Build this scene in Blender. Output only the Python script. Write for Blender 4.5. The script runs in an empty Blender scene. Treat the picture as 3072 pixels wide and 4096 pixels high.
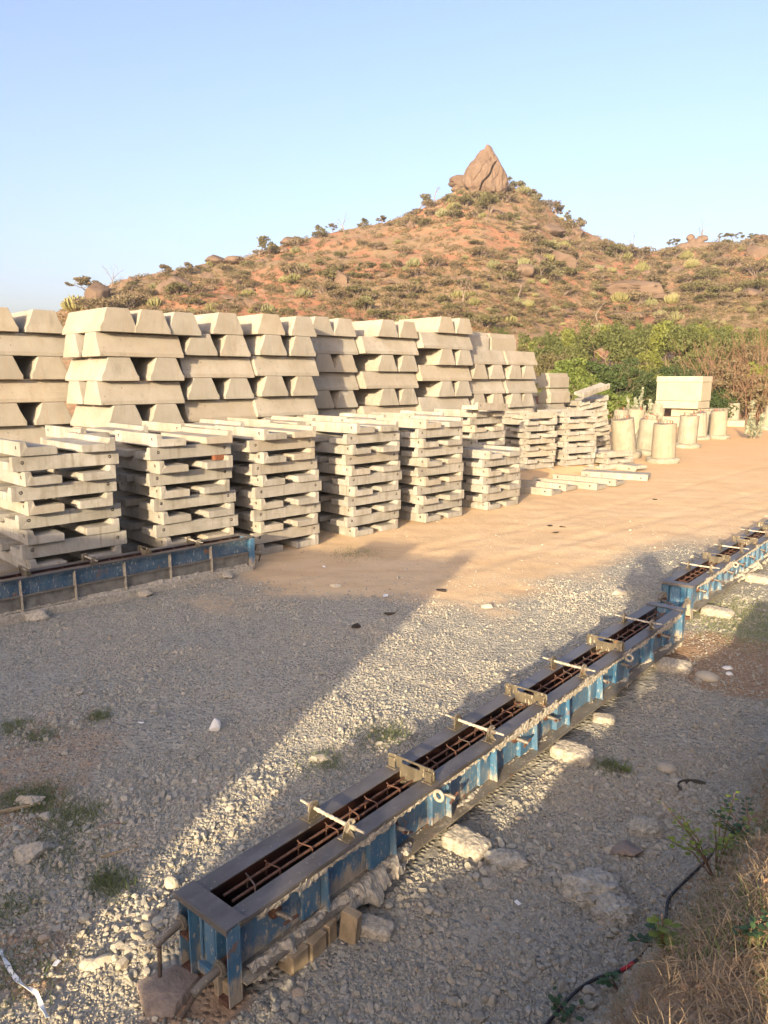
import bpy, bmesh, math, random
import numpy as np
from mathutils import Vector, Matrix, Euler
from mathutils.geometry import tessellate_polygon
SC = bpy.context.scene
COL = SC.collection
R = random.Random(11)
RNG = np.random.default_rng(11)
rad = math.radians
H = 2.8                                   # camera height over the yard
SUN_AZ, SUN_EL = rad(20), rad(12.9)       # the light travels towards azimuth 20 deg (right of the view axis)
# yard directions (plan): M = along the moulds, U = along the rows of stacks, W = away from the camera across the rows
def dirv(deg): return Vector((math.sin(rad(deg)), math.cos(rad(deg)), 0))
MD, U = dirv(41), dirv(45)
NP = Vector((MD.y, -MD.x, 0))
W = Vector((-U.y, U.x, 0))
def ap(a, p, z=0.0): v = MD*a + NP*p; return Vector((v.x, v.y, z))
def ab(a, b, z=0.0): v = U*a + W*b; return Vector((v.x, v.y, z))

# ------------------------------------------------------------------ noise
def _h(x, y, z, seed):
    n = (x*374761393 + y*668265263 + z*1440662683 + seed*1274126177) & 0xffffffff
    n = ((n ^ (n >> 13))*1274126177) & 0xffffffff
    n = n ^ (n >> 16)
    return (n & 0xffff)/32767.5 - 1.0
def vnoise(P, seed=0):
    P = np.asarray(P, float)
    i = np.floor(P).astype(np.int64); f = P - i; u = f*f*(3-2*f)
    x, y, z = i[:, 0], i[:, 1], i[:, 2]
    def L(a, b, t): return a + (b-a)*t
    c = lambda dx, dy, dz: _h(x+dx, y+dy, z+dz, seed)
    a = L(L(c(0,0,0), c(1,0,0), u[:,0]), L(c(0,1,0), c(1,1,0), u[:,0]), u[:,1])
    b = L(L(c(0,0,1), c(1,0,1), u[:,0]), L(c(0,1,1), c(1,1,1), u[:,0]), u[:,1])
    return L(a, b, u[:,2])
def fbm(P, oct=4, seed=0, gain=.5):
    P = np.asarray(P, float); s = np.zeros(len(P)); a = 1.0; t = 0
    for k in range(oct):
        s += a*vnoise(P*(2.03**k) + 17.3*k, seed+k); t += a; a *= gain
    return s/t
def fb2(x, y, sc, oct=4, seed=0):
    return fbm(np.stack([np.ravel(x)/sc, np.ravel(y)/sc, np.zeros(np.size(x))+.37], 1), oct, seed)
def sstep(a, b, x):
    t = np.clip((np.asarray(x, float)-a)/(b-a), 0, 1); return t*t*(3-2*t)

# ------------------------------------------------------------------ mesh helpers
class MB:
    def __init__(s): s.v = []; s.f = []; s.m = []
    def add(s, vs, fs, mi=0, M=None):
        o = len(s.v)
        if M is not None: vs = [M @ Vector(v) for v in vs]
        s.v += [tuple(v) for v in vs]; s.f += [tuple(i+o for i in f) for f in fs]; s.m += [mi]*len(fs)
        return s
    def box(s, x0, x1, y0, y1, z0, z1, mi=0, M=None):
        v = [(x0,y0,z0),(x1,y0,z0),(x1,y1,z0),(x0,y1,z0),(x0,y0,z1),(x1,y0,z1),(x1,y1,z1),(x0,y1,z1)]
        return s.add(v, [(3,2,1,0),(4,5,6,7),(0,1,5,4),(1,2,6,5),(2,3,7,6),(3,0,4,7)], mi, M)
    def prism(s, poly, h0, h1, axis='x', mi=0, M=None):
        n = len(poly); mk = {'x': lambda a,b,h:(h,a,b), 'y': lambda a,b,h:(a,h,b), 'z': lambda a,b,h:(a,b,h)}[axis]
        v = [mk(a,b,h0) for a,b in poly] + [mk(a,b,h1) for a,b in poly]
        f = [tuple(range(n))[::-1], tuple(range(n, 2*n))] + [(i,(i+1)%n,n+(i+1)%n,n+i) for i in range(n)]
        return s.add(v, f, mi, M)
    def tube(s, pts, r, n=6, mi=0, M=None, caps=True):
        pts = [Vector(p) for p in pts]; k = len(pts)
        rs = r if isinstance(r, (list, tuple)) else [r]*k
        vs = []; fs = []; prev = None
        for i, p in enumerate(pts):
            d = (pts[min(i+1,k-1)] - pts[max(i-1,0)])
            d = d.normalized() if d.length > 1e-9 else Vector((0,0,1))
            if prev is None:
                e = d.orthogonal().normalized()
            else:
                e = (prev - d*prev.dot(d)); e = e.normalized() if e.length > 1e-6 else d.orthogonal().normalized()
            prev = e; g = d.cross(e)
            for j in range(n):
                t = 2*math.pi*j/n
                vs.append(p + (e*math.cos(t) + g*math.sin(t))*rs[i])
        for i in range(k-1):
            for j in range(n):
                fs.append((i*n+j, i*n+(j+1)%n, (i+1)*n+(j+1)%n, (i+1)*n+j))
        if caps: fs += [tuple(range(n))[::-1], tuple(range((k-1)*n, k*n))]
        return s.add(vs, fs, mi, M)
    def lathe(s, prof, n=20, mi=0, M=None):
        vs = []; fs = []; k = len(prof)
        for r, z in prof:
            for j in range(n):
                t = 2*math.pi*j/n; vs.append((r*math.cos(t), r*math.sin(t), z))
        for i in range(k-1):
            for j in range(n): fs.append((i*n+j, i*n+(j+1)%n, (i+1)*n+(j+1)%n, (i+1)*n+j))
        fs += [tuple(range(n))[::-1], tuple(range((k-1)*n, k*n))]
        return s.add(vs, fs, mi, M)
    def mesh(s, name, mats, bevel=0.0, smooth=None, seg=1):
        me = bpy.data.meshes.new(name)
        me.from_pydata(s.v, [], s.f); me.update()
        for m in (mats if isinstance(mats, (list, tuple)) else [mats]): me.materials.append(m)
        me.polygons.foreach_set('material_index', s.m)
        if bevel:
            bm = bmesh.new(); bm.from_mesh(me)
            bmesh.ops.recalc_face_normals(bm, faces=bm.faces)
            ed = [e for e in bm.edges if len(e.link_faces) == 2 and e.calc_face_angle(0) > .5]
            bmesh.ops.bevel(bm, geom=ed, offset=bevel, segments=seg, affect='EDGES', profile=.6, clamp_overlap=True)
            bm.to_mesh(me); bm.free()
        else:
            bm = bmesh.new(); bm.from_mesh(me); bmesh.ops.recalc_face_normals(bm, faces=bm.faces); bm.to_mesh(me); bm.free()
        if smooth is not None:
            me.polygons.foreach_set('use_smooth', [True]*len(me.polygons)); me.set_sharp_from_angle(angle=rad(smooth))
        return me
    def build(s, name, mats, parent=None, **k):
        return link(name, s.mesh(name, mats, **k), parent)
def link(name, me, parent=None, loc=None, rot=None):
    o = bpy.data.objects.new(name, me); COL.objects.link(o)
    if parent is not None: o.parent = parent
    if loc is not None: o.location = loc
    if rot is not None: o.rotation_euler = rot
    return o
def np_mesh(name, V, F, mats, smooth=False, mi=None):
    """V (n,3) float, F (m,k) int with constant k."""
    me = bpy.data.meshes.new(name); V = np.ascontiguousarray(V, np.float32); F = np.ascontiguousarray(F, np.int32)
    m, k = F.shape
    me.vertices.add(len(V)); me.vertices.foreach_set('co', V.ravel())
    me.loops.add(m*k); me.loops.foreach_set('vertex_index', F.ravel())
    me.polygons.add(m); me.polygons.foreach_set('loop_start', np.arange(0, m*k, k, dtype=np.int32))
    me.polygons.foreach_set('loop_total', np.full(m, k, np.int32))
    me.polygons.foreach_set('use_smooth', np.full(m, smooth, bool))
    for x in (mats if isinstance(mats, (list, tuple)) else [mats]): me.materials.append(x)
    if mi is not None: me.polygons.foreach_set('material_index', np.ascontiguousarray(mi, np.int32))
    me.update(calc_edges=True); return me
def tag(o, label=None, cat=None, group=None, kind=None):
    if label: o['label'] = label
    if cat: o['category'] = cat
    if group: o['group'] = group
    if kind: o['kind'] = kind
    return o
def thing(name, label, cat, loc=(0,0,0), rotz=0.0, group=None):
    o = bpy.data.objects.new(name, None); COL.objects.link(o); o.empty_display_size = .2
    o.location = loc; o.rotation_euler = (0,0,rotz)
    return tag(o, label, cat, group)
KIDS = {}
def dup(root, loc, rot=(0,0,0), scale=None, label=None, group=None):
    r = root.copy(); COL.objects.link(r); r.location = loc; r.rotation_euler = rot
    if scale is not None: r.scale = scale
    if label: r['label'] = label
    if group: r['group'] = group
    for ch in root.children:
        c = ch.copy(); COL.objects.link(c); c.parent = r
        for g in ch.children:
            d = g.copy(); COL.objects.link(d); d.parent = c
    return r
ORD = ['topmost','second','third','fourth','fifth','sixth','seventh','eighth','ninth','tenth','eleventh','twelfth','thirteenth']
ORDN = ['first'] + ORD[1:]

# ------------------------------------------------------------------ materials
class NT:
    def __init__(s, name):
        s.m = bpy.data.materials.new(name); s.m.use_nodes = True; s.t = s.m.node_tree; s.n = s.t.nodes; s.l = s.t.links
        s.b = s.n['Principled BSDF']; s.x = 0
    def node(s, typ, **k):
        n = s.n.new(typ)
        for a, v in k.items():
            if a.startswith('i_'):
                key = a[2:]; key = int(key) if key.isdigit() else key.replace('_', ' ')
                s.put(n.inputs[key], v)
            else: setattr(n, a, v)
        return n
    def put(s, inp, v):
        if hasattr(v, 'is_linked') or hasattr(v, 'links'): s.l.new(v, inp)
        else:
            if isinstance(v, (tuple, list)) and len(v) == 3 and inp.type == 'RGBA': v = (*v, 1)
            inp.default_value = v
    def coord(s, kind='Object', scale=(1,1,1), rot=(0,0,0), loc=(0,0,0)):
        if kind == 'World': src = s.node('ShaderNodeNewGeometry').outputs['Position']
        else: src = s.node('ShaderNodeTexCoord').outputs[kind]
        mp = s.node('ShaderNodeMapping', i_Vector=src, i_Scale=scale, i_Rotation=rot)
        s.put(mp.inputs['Location'], loc)
        return mp.outputs[0]
    def noise(s, co, scale=5, detail=4, rough=.55, dist=0.0):
        return s.node('ShaderNodeTexNoise', i_Vector=co, i_Scale=scale, i_Detail=detail, i_Roughness=rough, i_Distortion=dist).outputs[0]
    def voro(s, co, scale=5, feature='F1', out=0, rand=1.0):
        return s.node('ShaderNodeTexVoronoi', feature=feature, i_Vector=co, i_Scale=scale, i_Randomness=rand).outputs[out]
    def ramp(s, fac, stops, interp='LINEAR'):
        n = s.node('ShaderNodeValToRGB'); n.color_ramp.interpolation = interp; e = n.color_ramp.elements
        while len(e) > 1: e.remove(e[-1])
        for k, (p, c) in enumerate(stops):
            el = e[0] if k == 0 else e.new(p)
            el.position = p; el.color = (*c, 1) if isinstance(c, (tuple, list)) else (c, c, c, 1)
        s.put(n.inputs[0], fac); return n.outputs[0]
    def rng(s, fac, a, b, c=0.0, d=1.0):
        return s.node('ShaderNodeMapRange', i_0=fac, i_1=a, i_2=b, i_3=c, i_4=d).outputs[0]
    def mix(s, fac, a, b, mode='MIX'):
        n = s.node('ShaderNodeMix', data_type='RGBA', blend_type=mode)
        s.put(n.inputs[0], fac); s.put(n.inputs[6], a); s.put(n.inputs[7], b); return n.outputs[2]
    def math(s, op, a, b=0.0, clamp=False):
        n = s.node('ShaderNodeMath', operation=op, use_clamp=clamp); s.put(n.inputs[0], a); s.put(n.inputs[1], b); return n.outputs[0]
    def rand(s): return s.node('ShaderNodeObjectInfo').outputs['Random']
    def attr(s, name): return s.node('ShaderNodeAttribute', attribute_name=name).outputs['Fac']
    def sep(s, co): return s.node('ShaderNodeSeparateXYZ', i_0=co).outputs
    def bump(s, h, strength=.5, dist=.01, prev=None):
        n = s.node('ShaderNodeBump', i_Strength=strength, i_Distance=dist, i_Height=h)
        if prev is not None: s.put(n.inputs['Normal'], prev)
        return n.outputs[0]
    def done(s, color, rough=.85, normal=None, metal=0.0, spec=.3):
        s.put(s.b.inputs['Base Color'], color); s.put(s.b.inputs['Roughness'], rough); s.put(s.b.inputs['Metallic'], metal)
        s.put(s.b.inputs['Specular IOR Level'], spec)
        if normal is not None: s.put(s.b.inputs['Normal'], normal)
        return s.m

def m_concrete(name, base, dark, pit=.5, stain=(.33,.25,.16), sc=1.0, tint=.35):
    t = NT(name); co = t.coord('Object'); r = t.rand()
    wo = t.coord('World')
    big = t.noise(wo, 1.7*sc, 5, .6); med = t.noise(wo, 9*sc, 5, .65); fine = t.noise(co, 70*sc, 3, .6)
    c = t.mix(t.rng(big, .35, .68), dark, base)
    c = t.mix(t.math('MULTIPLY', t.rng(med, .5, .78), .5), c, tuple(x*.72 for x in base))
    streak = t.noise(t.coord('World', (9, 9, .8)), 1.6, 4, .6)
    c = t.mix(t.math('MULTIPLY', t.rng(streak, .52, .75), tint), c, stain)
    pv = t.voro(co, 26*sc); ps = t.rng(t.noise(co, 5, 2), .5, .62)
    pits = t.math('MULTIPLY', t.rng(pv, .17, .11), ps)
    pv2 = t.voro(co, 8.5); pits = t.math('MAXIMUM', pits, t.math('MULTIPLY', t.rng(pv2, .135, .10), t.rng(t.noise(co, 1.6, 2), .54, .60)))
    c = t.mix(t.math('MULTIPLY', pits, pit), c, (.10,.085,.07))
    c = t.mix(t.math('MULTIPLY', t.rng(r, 0, 1), .38), c, tuple(x*.62 for x in base))
    vs = t.rng(t.noise(t.coord('World', (2.2,2.2,.5)), 2.3, 5, .7), .56, .70)
    c = t.mix(t.math('MULTIPLY', vs, .35), c, tuple(x*.5 for x in dark))
    c = t.mix(t.math('MULTIPLY', t.rng(t.math('FRACT', t.math('MULTIPLY', r, 7.31)), .55, 1), .40), c, t.mix(t.rng(med, .3, .7), tuple(x*y for x, y in zip(base, (.97,.86,.70))), tuple(x*y for x, y in zip(base, (.86,.72,.54)))))
    hgt = t.math('ADD', t.math('MULTIPLY', med, .6), t.math('MULTIPLY', fine, .35))
    hgt = t.math('SUBTRACT', hgt, t.math('MULTIPLY', pits, .6))
    return t.done(c, .9, t.bump(hgt, .6, .016), 0, .25)
M = {}
M['block'] = m_concrete('beige_concrete', (.322,.301,.257), (.238,.215,.172), 1, (.27,.20,.13), 1, .65)
M['slab'] = m_concrete('white_concrete', (.345,.328,.29), (.215,.198,.162), .8, (.15,.122,.083), 1.5, .8)
M['pedestal'] = m_concrete('pedestal_concrete', (.30,.277,.218), (.205,.183,.135), 1, (.12,.098,.062), 1.8, .7)
M['tank'] = m_concrete('smooth_cream_concrete', (.37,.34,.262), (.31,.275,.20), .4, (.28,.22,.135), .8)
def m_plain(name, col, rough=.8, metal=0, var=.35, sc=20, bump=.3, spec=.3, coord='Object'):
    t = NT(name); co = t.coord(coord); n = t.noise(co, sc, 4, .6)
    c = t.mix(t.rng(n, .3, .72), tuple(x*(1-var) for x in col), tuple(min(1, x*(1+var*.6)) for x in col))
    return t.done(c, rough, t.bump(n, bump, .004) if bump else None, metal, spec)
M['hole'] = m_plain('painted_hole_shade', (.10,.09,.075), .95)  # shade inside the rod pockets is put into this dark colour
M['rust'] = m_plain('rusty_rebar', (.13,.066,.044), .8, .15, .5, 60)
M['rebar_grey'] = m_plain('grey_rebar', (.13,.10,.085), .65, .4, .4, 50)
M['orange'] = m_plain('orange_plastic', (.55,.10,.03), .6)
M['wood'] = m_plain('pale_timber', (.34,.26,.16), .9, 0, .45, 9)
M['brownbrick'] = m_plain('red_brown_brick', (.16,.06,.03), .95, 0, .4, 30)
M['dung'] = m_plain('dry_dung', (.045,.032,.022), 1, 0, .5, 30, .8)
M['plastic'] = m_plain('white_plastic', (.72,.70,.66), .5, 0, .1, 12)
M['hose'] = m_plain('black_hose', (.03,.028,.028), .55, 0, .4, 25)
M['tape'] = m_plain('red_tape', (.35,.02,.03), .5, 0, .3, 25)
M['rubber'] = m_plain('old_rubber', (.07,.065,.055), .8, 0, .4, 30)
# oily steel flange
def m_steel():
    t = NT('oily_dark_steel'); co = t.coord('Object'); wo = t.coord('Object', (.35,1,1))
    a = t.noise(wo, 7, 5, .6); b = t.noise(co, 40, 4, .6)
    c = t.mix(t.rng(a, .35, .65), (.072,.06,.05), (.145,.135,.13))
    c = t.mix(t.math('MULTIPLY', t.rng(t.noise(wo, 3.1, 4, .6), .52, .66), .6), c, (.14,.145,.165))
    c = t.mix(t.math('MULTIPLY', t.rng(b, .6, .72), .5), c, (.26,.22,.17))
    spots = t.rng(t.voro(co, 22), .10, .06)
    c = t.mix(t.math('MULTIPLY', spots, .6), c, (.4,.36,.29))
    return t.done(c, t.rng(a, .3, .7, .34, .62), t.bump(b, .2, .002), .35, .5)
M['steel'] = m_steel()
def m_mortared(name, paint, paint2, mud, low=.12, amount=.5, z0=.05, z1=.40):
    """weathered paint with dried cement splashes; the coat of cement is heavier low down, with its own ragged outline"""
    t = NT(name); co = t.coord('Object'); z = t.sep(co)[2]
    n1 = t.noise(co, 4.2, 5, .65, .6); n2 = t.noise(t.coord('Object', (1.2,1.2,.5)), 14, 5, .7)
    sp = t.noise(t.coord('Object', (1,1,.33)), 55, 3, .6); big = t.noise(t.coord('Object', (1,1,.3)), 1.9, 4, .6)
    c = t.mix(t.rng(n1, .35, .66), paint, paint2)
    chips = t.rng(t.math('ADD', t.math('MULTIPLY', sp, .75), t.math('MULTIPLY', n1, .25)), .575, .615)
    hgt = t.rng(z, z0, z1, 1, 0)
    cover = t.math('ADD', t.math('MULTIPLY', hgt, .36), t.math('MULTIPLY', n2, .55))
    cover = t.math('ADD', cover, t.math('MULTIPLY', big, .60))
    cov = t.rng(cover, 1.02-amount*.5, 1.10-amount*.5)
    mudc = t.mix(t.rng(n2, .3, .7), tuple(x*.62 for x in mud), mud)
    c = t.mix(t.math('MULTIPLY', chips, .85), c, mud)
    c = t.mix(cov, c, mudc)
    dust = t.math('MULTIPLY', t.rng(t.noise(t.coord('Object', (1,1,.4)), 8, 5, .7), .42, .72), .30)
    c = t.mix(dust, c, tuple(x*.8 for x in mud))
    rust = t.rng(t.noise(co, 6.5, 4, .6), .63, .69)
    c = t.mix(t.math('MULTIPLY', rust, .8), c, (.19,.085,.035))
    ro = t.mix(cov, (.42,.42,.42), (.92,.92,.92))
    h = t.math('ADD', t.math('MULTIPLY', cov, .7), t.math('MULTIPLY', sp, .4))
    return t.done(c, ro, t.bump(h, .55, .006), 0, .4)
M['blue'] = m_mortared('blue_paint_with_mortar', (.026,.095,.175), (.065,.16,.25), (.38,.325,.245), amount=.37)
M['blue_shaded_dirty'] = m_mortared('shade_toned_blue_paint', (.024,.062,.105), (.05,.10,.15), (.33,.31,.265), amount=.50)  # blue darkened for the mould in shade; mortar coat also heavier
M['lump'] = m_plain('crumbly_clay', (.36,.335,.275), 1, 0, .4, 30, .9)
M['mud'] = m_plain('dried_mortar', (.37,.33,.26), 1, 0, .45, 38, .9)
M['mudgrey'] = m_plain('grey_cement_film', (.17,.158,.135), .95, 0, .45, 9, .5)
M['mudsteel'] = m_mortared('mortared_steel', (.10,.085,.065), (.16,.14,.115), (.34,.29,.21), amount=.75, z0=-.2, z1=.1)
M['bracket'] = m_mortared('dirty_bracket_steel', (.06,.05,.035), (.095,.078,.052), (.36,.31,.22), amount=.10, z0=.3, z1=.6)
def m_inner():
    t = NT('oiled_inner_steel'); co = t.coord('Object', (.25,1,1)); n = t.noise(co, 9, 5, .6)
    c = t.mix(t.rng(n, .4, .62), (.006,.004,.004), (.024,.009,.006))
    return t.done(c, .32, t.bump(n, .15, .002), .1, .5)
M['inner'] = m_inner()
def m_leaf(name, a, b, c, rough=.6, trans=.25, sc=1.4):
    t = NT(name); co = t.coord('Object'); n = t.noise(co, sc, 3, .6)
    fr = t.node('ShaderNodeNewGeometry').outputs['Random Per Island']
    col = t.mix(t.rng(n, .33, .67), a, b)
    col = t.mix(t.math('MULTIPLY', fr, .65), col, c)
    col = t.mix(t.math('MULTIPLY', t.rand(), .35), col, tuple(x*.62 for x in a))
    t.done(col, rough, None, 0, .25)
    if trans:
        tr = t.node('ShaderNodeBsdfTranslucent', i_Color=col); mx = t.node('ShaderNodeMixShader', i_0=trans)
        t.l.new(t.b.outputs[0], mx.inputs[1]); t.l.new(tr.outputs[0], mx.inputs[2])
        t.l.new(mx.outputs[0], t.n['Material Output'].inputs[0])
    return t.m
M['euphorbia'] = m_leaf('yellow_green_succulent', (.15,.143,.055), (.195,.175,.06), (.11,.105,.05), trans=0)
M['euphorbia_pale'] = m_leaf('pale_green_succulent', (.15,.15,.075), (.20,.19,.08), (.11,.105,.05), trans=0)
M['thorn'] = m_leaf('grey_brown_thorn_leaves', (.165,.125,.072), (.185,.148,.078), (.125,.10,.052))
M['drygrass'] = m_leaf('tan_hill_grass', (.235,.175,.09), (.26,.195,.10), (.17,.125,.065))
M['olive'] = m_leaf('olive_thorn_leaves', (.125,.115,.05), (.15,.132,.055), (.088,.08,.034))
M['acacia'] = m_leaf('dull_green_acacia_leaves', (.15,.14,.075), (.19,.168,.085), (.12,.105,.055))
M['green'] = m_leaf('fresh_green_leaves', (.105,.145,.032), (.155,.19,.04), (.07,.10,.025))
M['green_dark'] = m_leaf('deep_green_feathery_leaves', (.05,.078,.024), (.078,.105,.03), (.036,.058,.018))
M['tree_green'] = m_leaf('mid_green_tree_leaves', (.098,.115,.034), (.145,.152,.045), (.068,.082,.028))
M['yellow_green'] = m_leaf('yellowing_tree_leaves', (.145,.165,.035), (.19,.195,.04), (.11,.13,.03))
M['silver'] = m_leaf('silver_green_leaves', (.25,.27,.19), (.33,.34,.24), (.18,.2,.13))
M['weed_light'] = m_leaf('bright_weed_leaves', (.17,.22,.035), (.24,.27,.05), (.11,.16,.03))
M['weed_dark'] = m_leaf('blue_green_weed_leaves', (.05,.10,.045), (.065,.12,.05), (.045,.085,.03))
M['grass'] = m_leaf('short_green_grass', (.085,.125,.035), (.125,.16,.045), (.16,.15,.07))
M['grass_pale'] = m_leaf('pale_green_grass', (.20,.24,.09), (.27,.29,.12), (.32,.30,.17))
M['straw'] = m_leaf('dry_straw', (.27,.195,.11), (.36,.27,.155), (.19,.13,.075), trans=.1)
M['twig'] = m_plain('reddish_twig_bark', (.19,.115,.07), .9, 0, .3, 8, 0)
M['bark'] = m_plain('pale_bark', (.26,.20,.13), .9, 0, .4, 6, 0)
M['bare'] = m_plain('bare_grey_branches', (.20,.155,.12), .9, 0, .3, 6, 0)
def m_rock(name, a, b, dk, sc=.35, streak=1.0, bs=.6, bd=.25):
    t = NT(name); co = t.coord('Object')
    n = t.noise(co, sc, 6, .62); s = t.noise(t.coord('Object', (1,1,.14)), sc*5, 5, .6)
    c = t.mix(t.rng(n, .35, .66), a, b)
    c = t.mix(t.math('MULTIPLY', t.rng(s, .5, .72), .55*streak), c, dk)
    f = t.noise(co, sc*14, 4, .7)
    c = t.mix(t.math('MULTIPLY', t.rng(f, .55, .75), .3), c, tuple(x*.6 for x in a))
    h = t.math('ADD', n, t.math('MULTIPLY', s, .5)); h = t.math('ADD', h, t.math('MULTIPLY', f, .2))
    return t.done(c, .95, t.bump(h, bs, bd), 0, .15)
M['rock'] = m_rock('brown_granite', (.105,.07,.05), (.145,.103,.076), (.06,.04,.029))
M['stone'] = m_rock('grey_field_stone', (.32,.285,.225), (.385,.345,.275), (.25,.22,.17), 6, .5, .7, .02)
M['stone_pale'] = m_rock('pale_smooth_stone', (.40,.345,.255), (.44,.385,.295), (.33,.275,.2), 6, .4, .3, .01)
M['stone_brown'] = m_rock('brown_slab_stone', (.21,.165,.13), (.26,.21,.175), (.16,.12,.095), 6, .5, .7, .02)
M['stone_white'] = m_rock('white_stone', (.6,.58,.54), (.68,.66,.61), (.5,.47,.43), 6, .4, .4, .01)
# ------------------------------------------------------------------ camera, sun, sky
FS, HZ = 2950.0, 1520.0
PITCH = math.atan((2048-HZ)/FS)
cam = bpy.data.objects.new('camera', bpy.data.cameras.new('camera')); COL.objects.link(cam)
cam.data.sensor_fit = 'VERTICAL'; cam.data.sensor_height = 24; cam.data.sensor_width = 18; cam.data.lens = 12*FS/2048
cam.location = (0, 0, H); cam.rotation_euler = (math.pi/2 - PITCH, 0, 0)
cam.data.clip_start = .05; cam.data.clip_end = 6000
SC.camera = cam
def ray(x, y):
    d = (x-1536, 2048-y, FS)
    return Vector((d[0], d[2]*math.cos(PITCH)+d[1]*math.sin(PITCH), -d[2]*math.sin(PITCH)+d[1]*math.cos(PITCH)))
def at(x, y, z=0.0):
    r = ray(x, y); t = (z-H)/r.z; return Vector((r.x*t, r.y*t, z))
def azel(x, y):
    r = ray(x, y); return math.atan2(r.x, r.y), r.z/math.hypot(r.x, r.y)
K = 3072/1659                       # the overview picture's pixels to the photograph's
sun = bpy.data.objects.new('sun', bpy.data.lights.new('sun', 'SUN')); COL.objects.link(sun)
sun.data.energy = 4.3; sun.data.angle = rad(.53); sun.data.color = (1.0, .80, .52)
sd = Vector((math.sin(SUN_AZ)*math.cos(SUN_EL), math.cos(SUN_AZ)*math.cos(SUN_EL), -math.sin(SUN_EL)))
sun.rotation_euler = sd.to_track_quat('-Z', 'Y').to_euler()
sun.location = (-8, -20, 12)
w = bpy.data.worlds.new('World'); SC.world = w; w.use_nodes = True
nt = w.node_tree; bg = nt.nodes['Background']
sk = nt.nodes.new('ShaderNodeTexSky'); sk.sky_type = 'NISHITA'; sk.sun_disc = False
sk.sun_elevation = SUN_EL; sk.sun_rotation = SUN_AZ + math.pi
sk.altitude = 200; sk.air_density = .8; sk.dust_density = 6.2; sk.ozone_density = 1.0
tint = nt.nodes.new('ShaderNodeMix'); tint.data_type = 'RGBA'; tint.blend_type = 'MULTIPLY'; tint.inputs[0].default_value = 1; tint.inputs[7].default_value = (.935,.905,1.0,1)
nt.links.new(sk.outputs[0], tint.inputs[6]); nt.links.new(tint.outputs[2], bg.inputs[0]); bg.inputs[1].default_value = .15
SC.view_settings.view_transform = 'Standard'; SC.view_settings.look = 'None'
SC.view_settings.exposure = 1.6; SC.view_settings.gamma = 1
SC.cycles.max_bounces = 6; SC.cycles.diffuse_bounces = 3; SC.cycles.glossy_bounces = 2; SC.cycles.transparent_max_bounces = 4
SC.cycles.use_denoising = True
SC.cycles.sample_clamp_indirect = 6

# ------------------------------------------------------------------ the ground
SOIL = [(at(60*K,1640*K),1.0,.52),(at(150*K,1590*K),.7,.45),(at(1600*K,1425*K),1.0,.95),(at(1480*K,1420*K),.55,.7),(at(430*K,2170*K),.35,.8),(at(60*K,2060*K),.5,.6),(at(20*K,1740*K),.6,.6)]
def gh(x, y, fine=True):
    """height of the ground and the share of dirt and of bank soil in it (arrays)"""
    x = np.asarray(x, float); y = np.asarray(y, float)
    p = x*NP.x + y*NP.y; a = x*MD.x + y*MD.y
    ya = x*U.x + y*U.y; yb = x*W.x + y*W.y
    r = np.hypot(x, y)
    nz = fb2(x, y, 1.1, 4, 3).reshape(x.shape)
    edge = p + nz*.16
    fade = 1-sstep(13, 19, a)
    bank = sstep(-1.25, -.45, edge)
    z = bank*(1.12+.06*nz)*fade
    dirt = sstep(7.9, 10.4, y + .36*x + nz*2.2 + 1.0*fb2(x, y, 3.5, 3, 8).reshape(x.shape))
    near = sstep(2.3, 1.1, np.abs(p+2.95)+nz*.9)*sstep(15, 11.5, a)
    dirt = dirt*(1-near)
    dirt = np.maximum(dirt, sstep(16, 20, r))
    soil = np.zeros_like(x)
    for c, rr, am in SOIL:
        d = np.hypot(x-c.x, y-c.y)/rr
        soil = np.maximum(soil, am*sstep(1.25, .45, d + nz*.55))
    soil = np.maximum(soil, sstep(-1.15, -.85, edge)*fade)
    z = z + .2*sstep(11.3, 12.1, yb)*sstep(26, 21, ya)
    amp = (1-dirt*.75)*sstep(60, 20, r)
    z = z + .030*fb2(x, y, .9, 3, 5).reshape(x.shape)*amp
    if fine:
        z = z + .016*fb2(x, y, .19, 3, 6).reshape(x.shape)*amp*(1-.7*bank) + dirt*sstep(40,15,r)*(.016*fb2(x, y, .30, 4, 12).reshape(x.shape)+.016*fb2(x, y, 1.0, 3, 13).reshape(x.shape))
        z = z + (.05*np.abs(fb2(x, y, .17, 4, 9).reshape(x.shape))+.03*fb2(x, y, .5, 3, 10).reshape(x.shape))*bank
    # loosened gravel thrown up along the near end of the mould
    z = z + .075*np.exp(-((p+3.02)/.16)**2)*sstep(1.3, 1.9, a)*sstep(4.6, 3.2, a)*(1+.6*nz)
    # wheel tracks of the trucks, worn into the lane
    for c0, wv in ((6.55,.5),(8.15,.5),(5.3,.9),(3.9,1.1)):
        q = np.abs(yb - c0 - wv*.35*np.sin(ya*.21+c0)); z = z + dirt*sstep(45,20,r)*(-.020*np.exp(-(q/.13)**2)+.014*np.exp(-((q-.24)/.08)**2))*(.6+.8*nz)
    # the lane drops away very slightly past the yard
    return z, dirt, soil, bank*fade
def gz(x, y): return float(gh(np.array([x]), np.array([y]), False)[0][0])
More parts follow.
